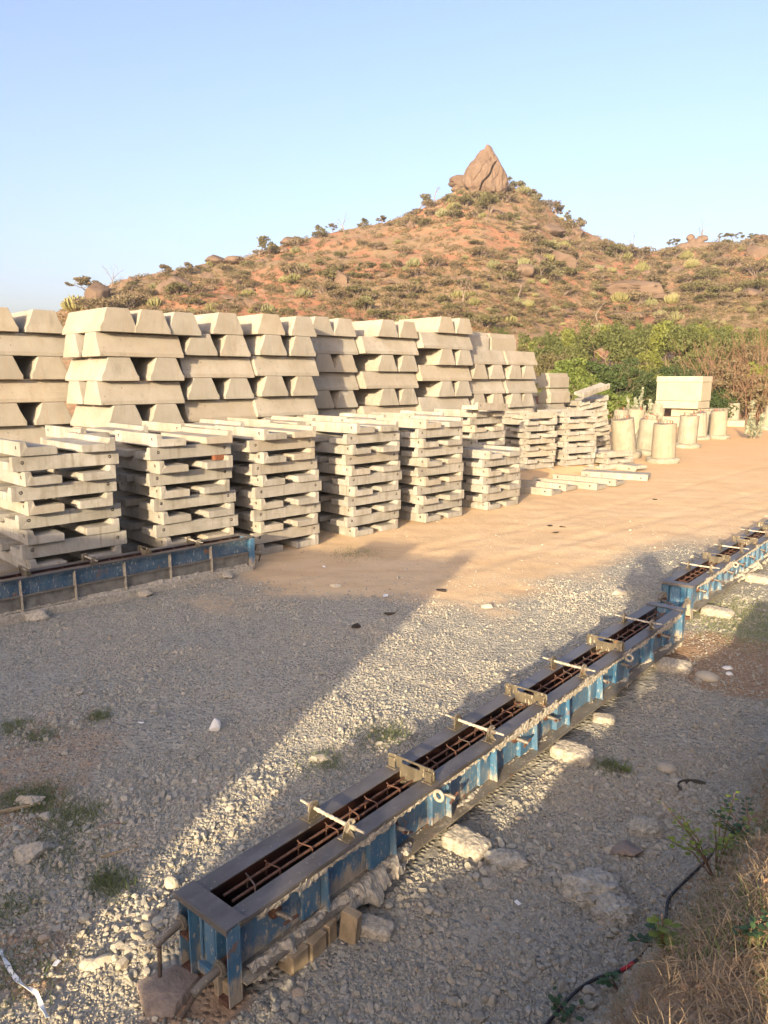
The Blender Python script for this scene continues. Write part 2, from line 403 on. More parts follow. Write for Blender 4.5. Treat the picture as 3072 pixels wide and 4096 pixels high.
def build_ground():
    az = np.concatenate([np.arange(-36, 36.01, .24), np.arange(42, 318, 6.0)]); az = np.radians(az)
    rr = [.22]
    while rr[-1] < 700: rr.append(rr[-1]*(1.0078 if rr[-1] < 70 else 1.05))
    rr = np.array(rr); na, nr = len(az), len(rr)
    A, RR = np.meshgrid(az, rr)
    x = RR*np.sin(A); y = RR*np.cos(A)
    z, dirt, soil, bank = gh(x, y)
    V = np.stack([x.ravel(), y.ravel(), z.ravel()], 1)
    idx = np.arange(na*nr).reshape(nr, na); nx = np.roll(idx, -1, 1)
    F = np.stack([idx[:-1].ravel(), idx[1:].ravel(), nx[1:].ravel(), nx[:-1].ravel()], 1)[:, ::-1]
    me = np_mesh('ground', V, F, M['ground'], smooth=True)
    for nm, arr in (('dirt', dirt), ('soil', soil), ('bank', bank)):
        at_ = me.attributes.new(nm, 'FLOAT', 'POINT'); at_.data.foreach_set('value', arr.ravel().astype(np.float32))
    o = link('ground', me); tag(o, kind='structure'); return o
def m_ground():
    t = NT('gravel_and_dirt'); co = t.coord('World')
    g1 = t.noise(co, .8, 5, .6); g2 = t.noise(co, 9, 5, .7); g3 = t.noise(co, 46, 4, .7)
    gray = t.mix(t.rng(g2, .3, .7), (.225,.21,.172), (.305,.287,.238))  # base darker than the stones, standing in for shadow gaps between them
    gray = t.mix(t.math('MULTIPLY', t.rng(g1, .42, .66), .5), gray, (.34,.312,.25))
    vo = t.voro(co, 27); vs = t.node('ShaderNodeTexVoronoi', i_Vector=co, i_Scale=27).outputs['Color']
    gray = t.mix(.22, gray, t.mix(1.0, t.mix(1.0, (.33,.31,.255), t.math('MULTIPLY', vs, 1.0), 'MULTIPLY'), (2,2,2), 'MULTIPLY'))
    d1 = t.noise(co, .35, 5, .6); d2 = t.noise(t.coord('World', (.35,1.2,1), (0,0,.75)), 2.2, 5, .65)
    dirt = t.mix(t.rng(d1, .38, .64), (.54,.385,.222), (.60,.445,.272))
    dirt = t.mix(t.math('MULTIPLY', t.rng(d2, .46, .68), .75), dirt, (.46,.31,.172))
    dirt = t.mix(t.math('MULTIPLY', t.rng(g3, .6, .75), .35), dirt, (.36,.245,.145))
    far = t.rng(t.sep(co)[1], 14, 34)
    dirt = t.mix(t.math('MULTIPLY', far, .7), dirt, (.55,.325,.15))
    soil = t.mix(t.rng(g2, .3, .7), (.24,.155,.092), (.37,.255,.16))
    soil = t.mix(t.math('MULTIPLY', t.rng(g3, .55, .7), .5), soil, (.17,.115,.07))
    dm = t.math('ADD', t.attr('dirt'), t.math('MULTIPLY', t.math('SUBTRACT', g2, .5), 1.1))
    c = t.mix(t.rng(dm, .12, .88), gray, dirt)
    sm = t.math('ADD', t.attr('soil'), t.math('MULTIPLY', t.math('SUBTRACT', g2, .5), .9))
    c = t.mix(t.rng(sm, .35, .65), c, soil)
    peb = t.rng(vo, .55, .1)
    h = t.math('ADD', t.math('MULTIPLY', peb, t.rng(dm, .7, .3)), t.math('MULTIPLY', g3, .5))
    h = t.math('ADD', h, t.math('MULTIPLY', g2, .8))
    n = t.bump(h, .8, .02)
    return t.done(c, .97, n, 0, .1)
M['ground'] = m_ground()
build_ground()

# ------------------------------------------------------------------ loose stones
def ico(sub):
    bm = bmesh.new(); bmesh.ops.create_icosphere(bm, subdivisions=sub, radius=1)
    v = np.array([q.co[:] for q in bm.verts]); f = np.array([[q.index for q in p.verts] for p in bm.faces]); bm.free(); return v, f
ICO1, ICO2, ICO3, ICO4, ICO5 = ico(1), ico(2), ico(3), ico(4), ico(5)
def clod(base, seed, rough=.46, freq=1.7, flat=(1,.85,.62), cuts=9):
    v, f = base; r = np.random.default_rng(seed)
    V = v*(1+rough*fbm(v*freq+seed*3.7, 3, seed)[:, None])
    for k in range(cuts):                       # knock off a few facets
        n = r.normal(size=3); n /= np.linalg.norm(n); d = r.uniform(.45, .80)
        over = V@n - d; V = V - np.clip(over, 0, None)[:, None]*n*.9
    return V*np.array(flat)*(1+r.uniform(-.2, .2, 3)), f
def rot_mats(n, r):
    q = r.normal(size=(n,4)); q /= np.linalg.norm(q, axis=1)[:, None]; w_, x, y, z = q.T
    return np.stack([1-2*(y*y+z*z),2*(x*y-z*w_),2*(x*z+y*w_),2*(x*y+z*w_),1-2*(x*x+z*z),2*(y*z-x*w_),2*(x*z-y*w_),2*(y*z+x*w_),1-2*(x*x+y*y)],1).reshape(n,3,3)
def scatter_stones(P, S, tpl, r):
    Vs = []; Fs = []; o = 0; which = r.integers(0, len(tpl), len(P))
    for k, (tv, tf) in enumerate(tpl):
        s = np.where(which == k)[0]
        if not len(s): continue
        Rm = rot_mats(len(s), r)
        # keep stones lying flat: mostly yaw with a small tilt
        yaw = r.uniform(0, 2*np.pi, len(s)); c, q = np.cos(yaw), np.sin(yaw); Z = np.zeros_like(c); I = np.ones_like(c)
        Ry = np.stack([c,-q,Z,q,c,Z,Z,Z,I],1).reshape(-1,3,3); Rm = np.where((r.random(len(s)) < .45)[:,None,None], Rm, Ry)
        V = np.einsum('nij,vj->nvi', Rm, tv)*S[s][:,None,None] + P[s][:,None,:]
        F = tf[None] + (np.arange(len(s))*len(tv))[:,None,None] + o
        Vs.append(V.reshape(-1,3)); Fs.append(F.reshape(-1,3)); o += len(s)*len(tv)
    return np.concatenate(Vs), np.concatenate(Fs)
def m_gravel():
    t = NT('clay_gravel'); co = t.coord('World')
    fr = t.node('ShaderNodeNewGeometry').outputs['Random Per Island']
    n = t.noise(co, 60, 4, .7); b = t.noise(co, .9, 3, .6)
    c = t.ramp(fr, [(0,(.22,.207,.17)),(.35,(.285,.269,.222)),(.7,(.325,.307,.255)),(.93,(.355,.328,.265)),(.98,(.30,.24,.18)),(1,(.41,.395,.35))])
    c = t.mix(t.math('MULTIPLY', t.rng(n, .5, .72), .35), c, (.31,.285,.23))
    c = t.mix(t.math('MULTIPLY', t.rng(b, .45, .65), .3), c, (.45,.365,.25))
    return t.done(c, .97, t.bump(n, .7, .008), 0, .1)
M['gravel'] = m_gravel()
def in_mould(p, a):
    return ((np.abs(p+2.63) < .27) & (a > 1.6) & (a < 7.75)) | ((np.abs(p+3.02) < .3) & (a > 8.6))
def build_gravel():
    r = np.random.default_rng(5)
    def sample(n, r0, r1, k):
        az = np.radians(r.uniform(-33, 33, n)); u = r.random(n)
        rr = (r0**k + u*(r1**k-r0**k))**(1/k)
        return rr*np.sin(az), rr*np.cos(az), rr
    sets = []
    for (n, r0, r1, k, s0, s1, base, pw) in ((44000,2.2,5.2,1.3,.0080,.037,ICO2,2.8),(90000,2.2,5.8,1.3,.004,.012,ICO1,1.2),(105000,4.6,10.5,.9,.0065,.036,ICO1,3.0),(20000,9,17,1,.010,.035,ICO1,2.4)):
        x, y, rr = sample(n, r0, r1, k)
        z, dirt, soil, bank = gh(x, y)
        p = x*NP.x+y*NP.y; a = x*MD.x+y*MD.y
        cl = fb2(x, y, .55, 3, 21)
        keep = r.random(n) < np.clip((1-dirt)**1.6*(1-.62*soil)*(1-.95*bank)*(.8+.7*cl)+.04*(rr < 15)+.012, 0, 1)
        keep &= ~in_mould(p, a)
        q = r.random(n)
        s = s0*((1-q)+q*(s0/s1)**pw)**(-1/pw)
        heap = np.exp(-((p+3.02)/.3)**2)*sstep(1.2,1.7,a)*sstep(4.8,3.2,a)
        s = s*(1+.45*heap*r.random(n))*(1+.55*cl)
        x, y, z, s = x[keep], y[keep], z[keep], s[keep]
        sets.append((np.stack([x, y, z+s*r.uniform(-.2,.42,len(s))], 1), s, base))
    Vs = []; Fs = []; o = 0
    for i, (P, S, base) in enumerate(sets):
        tpl = [clod(base, 100*i+k) for k in range(14)]
        V, F = scatter_stones(P, S, tpl, r); Vs.append(V); Fs.append(F+o); o += len(V)
    me = np_mesh('gravel', np.concatenate(Vs), np.concatenate(Fs), M['gravel'])
    tag(link('gravel', me), kind='stuff')
build_gravel()
def build_clods():
    r = np.random.default_rng(15); n = 16000
    a = r.uniform(1.0, 6.6, n); p = r.uniform(-1.15, .5, n); x = MD.x*a+NP.x*p; y = MD.y*a+NP.y*p
    z = gh(x, y)[0]; s = .005*(1-r.random(n)*.98)**(-.42); s = np.minimum(s, .035)
    V, F = scatter_stones(np.stack([x,y,z+s*.2],1), s, [clod(ICO1, 700+k) for k in range(10)], r)
    tag(link('soil_clods', np_mesh('soil_clods', V, F, M['clod'])), kind='stuff')
M['clod'] = m_plain('brown_soil_clods', (.29,.19,.115), 1, 0, .5, 14, .5, .1, 'Object')
build_clods()
def stone(name, label, px, size, seed, flat=(1,.85,.6), mat='stone', z=None, rz=0.0, rough=.3, freq=1.2, cuts=6, sink=.25, tilt=(0,0), base=None, smooth=True):
    if name == 'clay_lump': mat = 'lump'; rough *= .6
    V, F = clod(base or ICO5, seed, rough, freq, flat, cuts)
    if rough >= .12: V = V*(1+.04*fbm(V*6+seed, 3, seed+5)[:,None]+.02*fbm(V*17+seed, 2, seed+6)[:,None])
    if name in ('clay_lump','grey_rock'): V = V*(1+.10*(np.abs(fbm(V*6+seed, 2, seed+7))[:,None]*2-.5)+.05*fbm(V*15, 2, seed)[:,None])
    if name == 'clay_lump': V = V*(1+.09*np.abs(fbm(V*11, 2, seed+1))[:,None]+.07*fbm(V*22, 2, seed+2)[:,None])
    me = np_mesh(name, V*size, F, M[mat], smooth=smooth and name != 'clay_lump')
    me.set_sharp_from_angle(angle=rad(38))
    p = at(px[0]*K, px[1]*K)
    for _ in range(3): p = at(px[0]*K, px[1]*K, gz(p.x, p.y))
    o = link(name, me, None, (p.x, p.y, p.z + size*flat[2]*(1-2*sink)*.5), (tilt[0], tilt[1], rz))
    return tag(o, label, 'stone')
stone('flat_rock','large flat brown rock lying under the crank handles of the near blue mould',(368,2135),.17,3,(1,.95,.42),'stone_brown',rough=.34,freq=1.6,cuts=12,rz=.6)
stone('smooth_stone','rounded pale stone beside the upper corner of the near mould end',(372,1914),.058,8,(.9,.95,.75),'stone_pale',rough=.16,cuts=3,sink=.22)
stone('grey_rock','grey angular rock among grass tufts left of the sunlit gravel strip',(72,1848),.125,12,(1.15,.7,.55),'stone',rough=.3,rz=.3)
stone('grey_rock','grey lump of rock at the grass patch touching the left picture edge',(62,1735),.10,15,(1.1,.7,.6),'stone',rough=.3,rz=.5)
stone('concrete_chunk','grey squarish concrete chunk in grass above the grey angular rock',(103,1742+24),.055,17,(1.2,.7,.5),'stone',rough=.12,cuts=9)
stone('white_stone','white angular stone standing out on shaded grey gravel',(465,1578),.072,21,(.8,.7,1.0),'stone_white',rough=.25,cuts=9,sink=.1)
stone('river_stone','largest smooth oval stone right of the near blue mould',(1440,1662),.085,25,(1,.72,.55),'stone',rough=.06,cuts=0,rz=-.5,freq=.6)
stone('river_stone','smaller oval stone tucked below the largest smooth oval stone',(1463,1690),.055,26,(1,.72,.5),'stone',rough=.06,cuts=0,rz=-.3,freq=.6)
stone('river_stone','smooth oval stone on the gravel near the brown soil patch',(1527,1465),.105,27,(1,.8,.55),'stone_pale',rough=.06,cuts=0,rz=-.8,freq=.6)
stone('white_pebble','upper of two white pebbles beside the brown soil patch',(1571,1445),.045,28,(1,.7,.5),'stone_white',rough=.08,cuts=0)
stone('white_pebble','lower of two white pebbles beside the brown soil patch',(1575,1457),.045,29,(1,.7,.5),'stone_white',rough=.08,cuts=0,rz=.5)
stone('tan_rock','angular tan rock at the foot of the weedy bank',(1350,1838),.10,31,(1.1,.8,.5),'stone_brown',rough=.3,cuts=9)
stone('clay_lump','large crumbly grey clay lump nearest the blue mould right side',(1278,1930),.15,33,(1.15,.8,.5),'stone',rough=.5,freq=2.6,cuts=0)
stone('clay_lump','crumbly grey clay lump below the largest crumbly lump',(1330,1975),.12,35,(1,.8,.5),'stone',rough=.5,freq=2.6,cuts=0)
stone('clay_lump','long grey clay lump half buried right beside the mould foot',(1090,1862),.13,36,(1.3,.7,.4),'stone',rough=.45,freq=2.2,cuts=2)
stone('clay_lump','flattened grey clay lump behind the angular tan rock',(1395,1795),.11,37,(1.1,.8,.5),'stone',rough=.45,freq=2.4,cuts=2)
stone('pale_boulder','wide pale boulder half sunk in the lit lane gravel',(1055,1312),.085,38,(1.1,.6,.5),'stone',rough=.15,cuts=3)
stone('pale_boulder','pale round stone in lit gravel left of the far mould end',(1335,1282),.125,39,(1.1,.7,.5),'stone',rough=.12,cuts=3)
stone('pale_stone','pale stone lit low at the bottom end of the sunlit strip',(195,2090),.05,41,(1.2,.7,.7),'stone_pale',rough=.12,cuts=3)
stone('pale_stone','pale stone just right of another at the bottom of the sunlit strip',(222,2081),.05,42,(1.2,.65,.6),'stone_pale',rough=.12,cuts=3,rz=.5)
stone('embedded_slab','long pale flat stone bedded in the sunlit gravel strip',(690,1640),.08,43,(1.2,.6,.3),'stone_pale',rough=.25,cuts=5)
stone('bank_stone','broad pale stone half buried in the dry bank at the frame bottom',(1440,2195),.14,44,(1.2,.7,.45),'stone_brown',rough=.25,cuts=5)
stone('loose_clod','squat clod of pale mortar lying by the front-row slab stacks',(725,1268),.09,45,(1,.7,.6),'stone_pale',rough=.3)
V, F = clod(ICO2, 77, .2)
dn = None
for k, (x, y, l) in enumerate([(841,1329,'dark dung pat on dirt, middle of three in the shade'),(769,1355,'dark dung pat nearest the camera on shaded dirt'),(955,1277,'dark dung pat on the edge of the lit lane'),(1187,1137,'small dark dung spot farthest on the sunlit lane'),(1214,1139,'dark dung spot right of the farthest small one'),(1200,1151,'wide dark dung spot below two small ones on the lane'),(1415,1080,'small dung spot on the lane near the loose slabs')]):
    me = np_mesh('dung_pat', V*np.array([.10,.075,.035]), F, M['dung'], True) if dn is None else dn; dn = me
    p = at(x*K, y*K); o = link('dung_pat', me, None, (p.x, p.y, gz(p.x,p.y)+.012), (0,0,k*1.3)); o.scale = (1,1,1 if k < 3 else .5)
    tag(o, l, 'dung')
# ------------------------------------------------------------------ the hill
SKY = [(-700,745),(-420,735),(-250,722),(0,712),(60,700),(130,672),(180,642),(230,618),(270,603),(350,588),(440,572),(550,548),(640,518),(740,498),(830,482),(900,458),(960,424),(1000,402),(1050,388),(1095,402),(1130,412),(1170,434),(1200,462),(1250,492),(1320,527),(1400,543),(1440,538),(1480,532),(1530,522),(1600,524),(1659,520),(1800,512),(2100,540),(2500,610),(3200,700)]
_az = np.array([azel(x*K, y*K)[0] for x, y in SKY]); _el = np.array([azel(x*K, y*K)[1] for x, y in SKY])
_rx = np.array([azel(x*K, 700*K)[0] for x in (-700, 0, 300, 700, 1050, 1300, 1500, 2500)])
_rr = np.array([105, 118, 142, 172, 192, 205, 225, 250.])
def hill_R(a): return np.interp(a, _rx, _rr)
def hill_z(a, r, detail=True):
    a = np.asarray(a, float); r = np.asarray(r, float)
    Rg = hill_R(a); E = np.interp(a, _az, _el); Hr = np.maximum(H + Rg*E, 0)
    r0 = 50 + 8*np.sin(a*9) + np.interp(a, [-.4, 0, .3, .6], [4, 4, 12, 16])
    q = (r-r0)/(Rg-r0)
    up = Hr*np.clip(q, 0, 1)**1.12
    dn = Hr - np.maximum(r-Rg, 0)*.42
    z = np.where(r <= Rg, up, np.maximum(dn, -2))
    x, y = r*np.sin(a), r*np.cos(a)
    w_ = sstep(0, .12, q)*(.25+.75*sstep(1.0, .82, q))*sstep(0, 3, Hr)
    n1 = fb2(x, y, 26, 3, 31).reshape(x.shape); n2 = fb2(x, y, 7, 4, 32).reshape(x.shape)
    z = z + w_*(2.0*n1 + (.75*n2 if detail else 0))
    return np.where(q < 0, -.6 + 0*z, z)
def hz(x, y): return float(hill_z(np.array([math.atan2(x, y)]), np.array([math.hypot(x, y)]))[0])
def m_hill():
    t = NT('orange_hill_soil'); co = t.coord('World')
    n1 = t.noise(co, .045, 5, .62); n2 = t.noise(co, .22, 6, .65); n3 = t.noise(co, 1.1, 5, .7)
    soil = t.mix(t.rng(n2, .35, .65), (.25,.113,.066), (.295,.15,.09))
    dry = t.mix(t.rng(n3, .35, .65), (.185,.125,.075), (.235,.168,.10))
    c = t.mix(t.rng(t.math('ADD', t.math('MULTIPLY', n1, .6), t.math('MULTIPLY', n2, .5)), .485, .60), soil, dry)
    c = t.mix(t.math('MULTIPLY', t.rng(n3, .56, .72), .6), c, (.14,.105,.055))
    rk = t.rng(t.math('ADD', t.math('MULTIPLY', n2, .5), t.math('MULTIPLY', t.voro(co, .5), .5)), .62, .72)
    c = t.mix(t.math('MULTIPLY', rk, .7), c, (.22,.155,.115))
    h = t.math('ADD', n2, t.math('MULTIPLY', n3, .5))
    return t.done(c, .97, t.bump(h, .8, .8), 0, .1)
M['hill'] = m_hill()
def build_hill():
    a = np.radians(np.arange(-46, 66, .22)); r = 46*1.0068**np.arange(0, 300)
    A, RR = np.meshgrid(a, r); z = hill_z(A, RR)
    V = np.stack([(RR*np.sin(A)).ravel(), (RR*np.cos(A)).ravel(), z.ravel()], 1)
    idx = np.arange(A.size).reshape(A.shape)
    F = np.stack([idx[:-1,:-1].ravel(), idx[:-1,1:].ravel(), idx[1:,1:].ravel(), idx[1:,:-1].ravel()], 1)
    tag(link('hill', np_mesh('hill', V, F, M['hill'], smooth=True)), kind='structure')
build_hill()
def hill_pt(x, y):
    """where the line of sight through an overview pixel meets the hill"""
    a, e = azel(x*K, y*K)
    rr = np.arange(52, 330, .5); z = hill_z(np.full(rr.shape, a), rr)
    hit = np.where(z >= H + e*rr)[0]
    r = rr[hit[0]] if len(hit) else float(hill_R(a))
    return Vector((r*math.sin(a), r*math.cos(a), float(hill_z(np.array([a]), np.array([r]))[0]))), r

# ------------------------------------------------------------------ rocks on the hill
def rock_mesh(name, seed, shape=(1,1,1), rough=.35, freq=1.1, cuts=7, crack=.0):
    v, f = ICO4; V, F = clod(ICO4, seed, rough, freq, shape, cuts)
    V = V*(1 + .05*fbm(V*4+seed, 4, seed+3)[:,None] - crack*np.exp(-(vnoise(V*np.array([1.6,1.6,.5])+seed, seed+8)/.06)**2)[:,None]*.12)
    me = np_mesh(name, V, F, M['rock'], smooth=True); me.set_sharp_from_angle(angle=rad(40)); return me
ROCKS = [rock_mesh('boulder', 60+k, ((1,.9,.75),(1.2,.9,.6),(.9,.9,1.0),(1.3,1,.5),(1,1,.85))[k], crack=1) for k in range(5)]
def boulder(x, y, wpx, label, k=0, sz=1.0, rz=0.0, sink=.25, tilt=0.0, name='boulder'):
    p, r = hill_pt(x, y); s = wpx*K/FS*r*.56
    o = link(name, ROCKS[k], None, (p.x, p.y, p.z + s*sz*(.5-sink)), (tilt, 0, rz)); o.scale = (s, s, s*sz)
    return tag(o, label, 'boulder')
BO = [(208,655,60,2,1.15,0,'domed bald boulder with a hollow at its base, leftmost on the hill'),
 (378,632,76,0,.95,.8,'broad bald boulder above the block stacks with faint vertical cracks'),
 (290,612,20,2,1,2,'small upright boulder between the two bald boulders'),
 (470,565,44,1,.8,1,'blocky layered outcrop on the left skyline'),(505,570,40,3,.8,2,'low outcrop just right of the blocky layered outcrop'),
 (440,580,26,0,.8,3,'low rounded rock left of the blocky layered outcrop'),
 (520,600,24,3,.8,3,'flat rock below the low skyline outcrop'),(630,528,38,1,.9,.5,'jumbled rock on the skyline left of the bare tree'),(612,545,26,0,.9,1.5,'reddish rock on the left ridge beside the acacia'),
 (520,660,50,0,.8,.3,'pale broken rock low behind the block stacks'),(550,665,34,2,.8,1.3,'pale rock right of the broken rock low on the slope'),(490,650,30,1,.9,2.3,'rock left of the broken rock low on the slope'),
 (738,612,30,2,1.5,.4,'tall narrow rock in scrub on the middle slope'),(822,598,30,0,.8,1.4,'rounded rock in scrub right of the tall narrow rock'),(838,615,24,1,.8,2.4,'rock just below the rounded rock in scrub'),(795,610,18,0,.9,.4,'small rock between the tall narrow rock and rounded rock'),
 (1000,608,34,0,.9,.8,'grey rock in scrub at the middle foot of the hill'),
 (1130,592,56,0,.8,.2,'wide rock slab below the pale candelabra clump'),(1215,582,52,2,1.25,.9,'steep fluted boulder with dark hollows right of centre'),(1168,572,34,2,1,1.9,'rock half hidden left of the steep fluted boulder'),
 (1240,600,26,3,.7,.1,'flat rock right beside the steep fluted boulder'),
 (1190,505,44,1,1.0,.4,'big smooth boulder on the right shoulder of the peak'),(1160,508,24,0,.9,1.4,'smaller boulder leaning on the big smooth boulder'),
 (1222,522,26,0,.9,.8,'boulder below the big smooth shoulder boulder'),(1250,512,30,2,.9,1.8,'rock on the right shoulder among thin shrubs'),(1300,535,34,1,1,.3,'rock on the skyline dip right of the peak'),(1280,522,30,0,.9,2.3,'rounded rock above the skyline dip'),
 (1372,645,100,3,.75,.2,'very wide pale rock face with a long crack, lower right slope'),(1425,650,46,1,.8,1.2,'rock adjoining the very wide pale rock face'),(1395,595,30,0,.8,.8,'rock under the yellow candelabra bush on the right slope'),
 (1455,590,34,0,.9,1.8,'dark sided rock right of the yellow candelabra bush'),(1560,572,34,3,.9,.3,'low pale rock on the far right slope'),(1590,580,26,0,.8,1.3,'rounded rock near the low pale rock far right'),
 (1640,555,44,2,.9,.3,'fluted rock at the right picture edge high on the slope'),(1645,520,34,3,.8,.9,'flat rock on the skyline at the right picture edge'),(1625,640,44,1,.8,.5,'rock at the right edge low on the slope'),
 (1300,580,18,0,.9,.5,'small rock on bare orange soil right of the fluted boulder'),(880,640,22,1,.9,.7,'small rock low in front of the hill middle'),(900,520,14,0,.9,.7,'small stone on the bare orange upper slope'),(985,500,16,1,.9,.7,'small stone below the dark shrub under the pinnacle'),
 (1130,400,20,3,.8,.3,'flat rock at the right foot of the pinnacle'),(1355,690,60,3,.5,.1,'long low pale rock shelf above the tree belt'),(1440,700,40,3,.6,.8,'low rock shelf above the right end of the tree belt')]
for x, y, wd, k, sz, rz, lb in BO: boulder(x, y, wd, lb, k, sz, rz)
def pinnacle():
    p, r = hill_pt(1050, 402); p, r = hill_pt(1048, 408); s = r*K/FS
    v, f = ico(7)
    prof = [(0,.36),(.1,.43),(.2,.445),(.33,.44),(.45,.385),(.55,.325),(.65,.26),(.73,.205),(.8,.178),(.88,.15),(.94,.115),(1.0,.06)]
    z = (v[:,2]+1)/2
    zz = [0,.1,.2,.35,.45,.55,.65,.73,.80,.88,.94,.97,1.0]
    xl = np.interp(z, zz, [-.36,-.45,-.46,-.45,-.41,-.345,-.265,-.205,-.185,-.175,-.15,-.12,-.0])
    xr = np.interp(z, zz, [.36,.42,.44,.43,.385,.33,.265,.215,.175,.145,.125,.115,.08])
    ang = np.arctan2(v[:,1], v[:,0]); cx, hw = (xl+xr)/2, (xr-xl)/2
    ca, sa = np.cos(ang), np.sin(ang)
    se = (np.abs(ca)**2.6+np.abs(sa)**2.6)**(-1/2.6)          # squarish plan, so that it has faces and edges
    V = np.stack([cx+ca*se*hw, sa*se*hw*.85, z], 1)
    cr_ = np.random.default_rng(4)
    for k in range(5):
        n_ = cr_.normal(size=3)*np.array([1,1,.35]); n_ /= np.linalg.norm(n_); d0 = np.percentile(V@n_, 93); o_ = V@n_-d0; V = V - np.clip(o_, 0, None)[:,None]*n_*.85
    n = fbm(V*np.array([4,4,2])+3, 4, 71); n2 = fbm(V*np.array([13,13,4])+3, 4, 72)
    V[:,:2] += (V[:,:2]-np.stack([cx, 0*cx],1))*(.13*n+.11*n2)[:,None]; V[:,2] += .02*n
    front = V[:,1] < 0.08
    for (x0, k_, w_, dp, z0, z1) in ((-.14,.58,.013,.10,.0,.62),(-.36,.60,.010,.016,.15,.7),(.06,.46,.008,.016,.1,.5),(-.02,.26,.007,.014,.4,.9)):
        lx = x0 + z*k_ + .02*np.sin(z*17+x0*30); d = np.abs(V[:,0]-lx)
        V[:,1] += dp*np.exp(-(d/w_)**2)*sstep(z0-.02,z0+.06,z)*sstep(z1+.03,z1-.08,z)*front
        V[:,1] += .45*dp*np.exp(-np.clip(V[:,0]-lx,0,1)/.05)*(V[:,0] > lx)*sstep(z0-.02,z0+.06,z)*sstep(z1+.03,z1-.08,z)*front
    notch = np.exp(-((V[:,0]+.055)/.03)**2)*sstep(.85,.96,z); V[:,2] -= .10*notch
    hole = np.exp(-(((V[:,0]-.10)/.025)**2+((z-.66)/.04)**2))*front; V[:,1] += .07*hole
    me = np_mesh('pinnacle_rock', V*np.array([99*s, 92*s, 96*s]), f, M['rock'], True); me.set_sharp_from_angle(angle=rad(45))
    o = link('pinnacle_rock', me, None, (p.x, p.y, p.z-1.5), (0,0,rad(-5)))
    tag(o, 'tall pointed granite pinnacle with a slanting crack crowning the hill', 'rock')
pinnacle()
for x, y, wd, k, sz, rz, lb in ((1000,398,38,3,1.2,.4,'leaning rock slab at the left foot of the pinnacle'),(1020,408,30,0,.8,1.4,'rock wedged under the left side of the pinnacle'),(1085,412,26,1,.9,2.4,'rock under the right corner of the pinnacle'),(985,412,24,0,.9,.9,'lowest rock on the left of the pinnacle')): boulder(x, y, wd, lb, k, sz, rz)
gr_ = random.Random(19)
for k in range(46):
    for _ in range(40):
        x, y = gr_.uniform(420, 1660), gr_.uniform(470, 690)
        if y > np.interp(x, [q[0] for q in SKY], [q[1] for q in SKY])+14: break
    side = 'left spur' if x < 640 else ('middle slope' if x < 980 else ('right flank' if x < 1320 else 'far right slope'))
    o = boulder(x, y, gr_.uniform(9, 24), f'small grey brown rock showing through scrub on the {side}', gr_.randrange(5), gr_.uniform(.7,1.2), gr_.uniform(0,6)); o['group'] = f'small rocks in the scrub of the {side}'
def hoodoo():
    p, r = hill_pt(1505, 540); s = r*K/FS
    root = thing('hoodoo_rock', 'weathered rock outcrop with two knobbly heads on the right skyline', 'rock', (p.x, p.y, p.z))
    for nm, dx, dz, sx, sz, sd in (('outcrop_base',-4,2,32,13,1),('rock_head',-14,20,8,7,2),('rock_neck',-11,11,9,15,3),('rock_head',10,20,13,7,4),('rock_neck',6,11,12,15,5),('side_boulder',20,5,14,9,6),('side_boulder',-24,5,14,8,7)):
        V, F = clod(ICO3, 300+sd, .35, 1.5, (1,.9,1), 4)
        link(nm, np_mesh(nm, V*np.array([sx*s, sx*s*.8, sz*s]), F, M['rock'], True), root, (dx*s, 0, dz*s))
hoodoo()

# ------------------------------------------------------------------ dusty evening air
def haze():
    me = bpy.data.meshes.new('haze'); mb = MB(); mb.box(-760, 760, -760, 760, -4, 78); o = mb.build('haze', []); tag(o, kind='stuff')
    m = bpy.data.materials.new('pale_dusty_air'); m.use_nodes = True; n = m.node_tree.nodes; n.remove(n['Principled BSDF'])
    v = n.new('ShaderNodeVolumePrincipled'); v.inputs['Color'].default_value = (.86,.88,.92,1); v.inputs['Density'].default_value = HAZE; v.inputs['Anisotropy'].default_value = .0
    m.node_tree.links.new(v.outputs[0], n['Material Output'].inputs['Volume']); o.data.materials.append(m)
    m.cycles.homogeneous_volume = True
HAZE = .0003
haze()
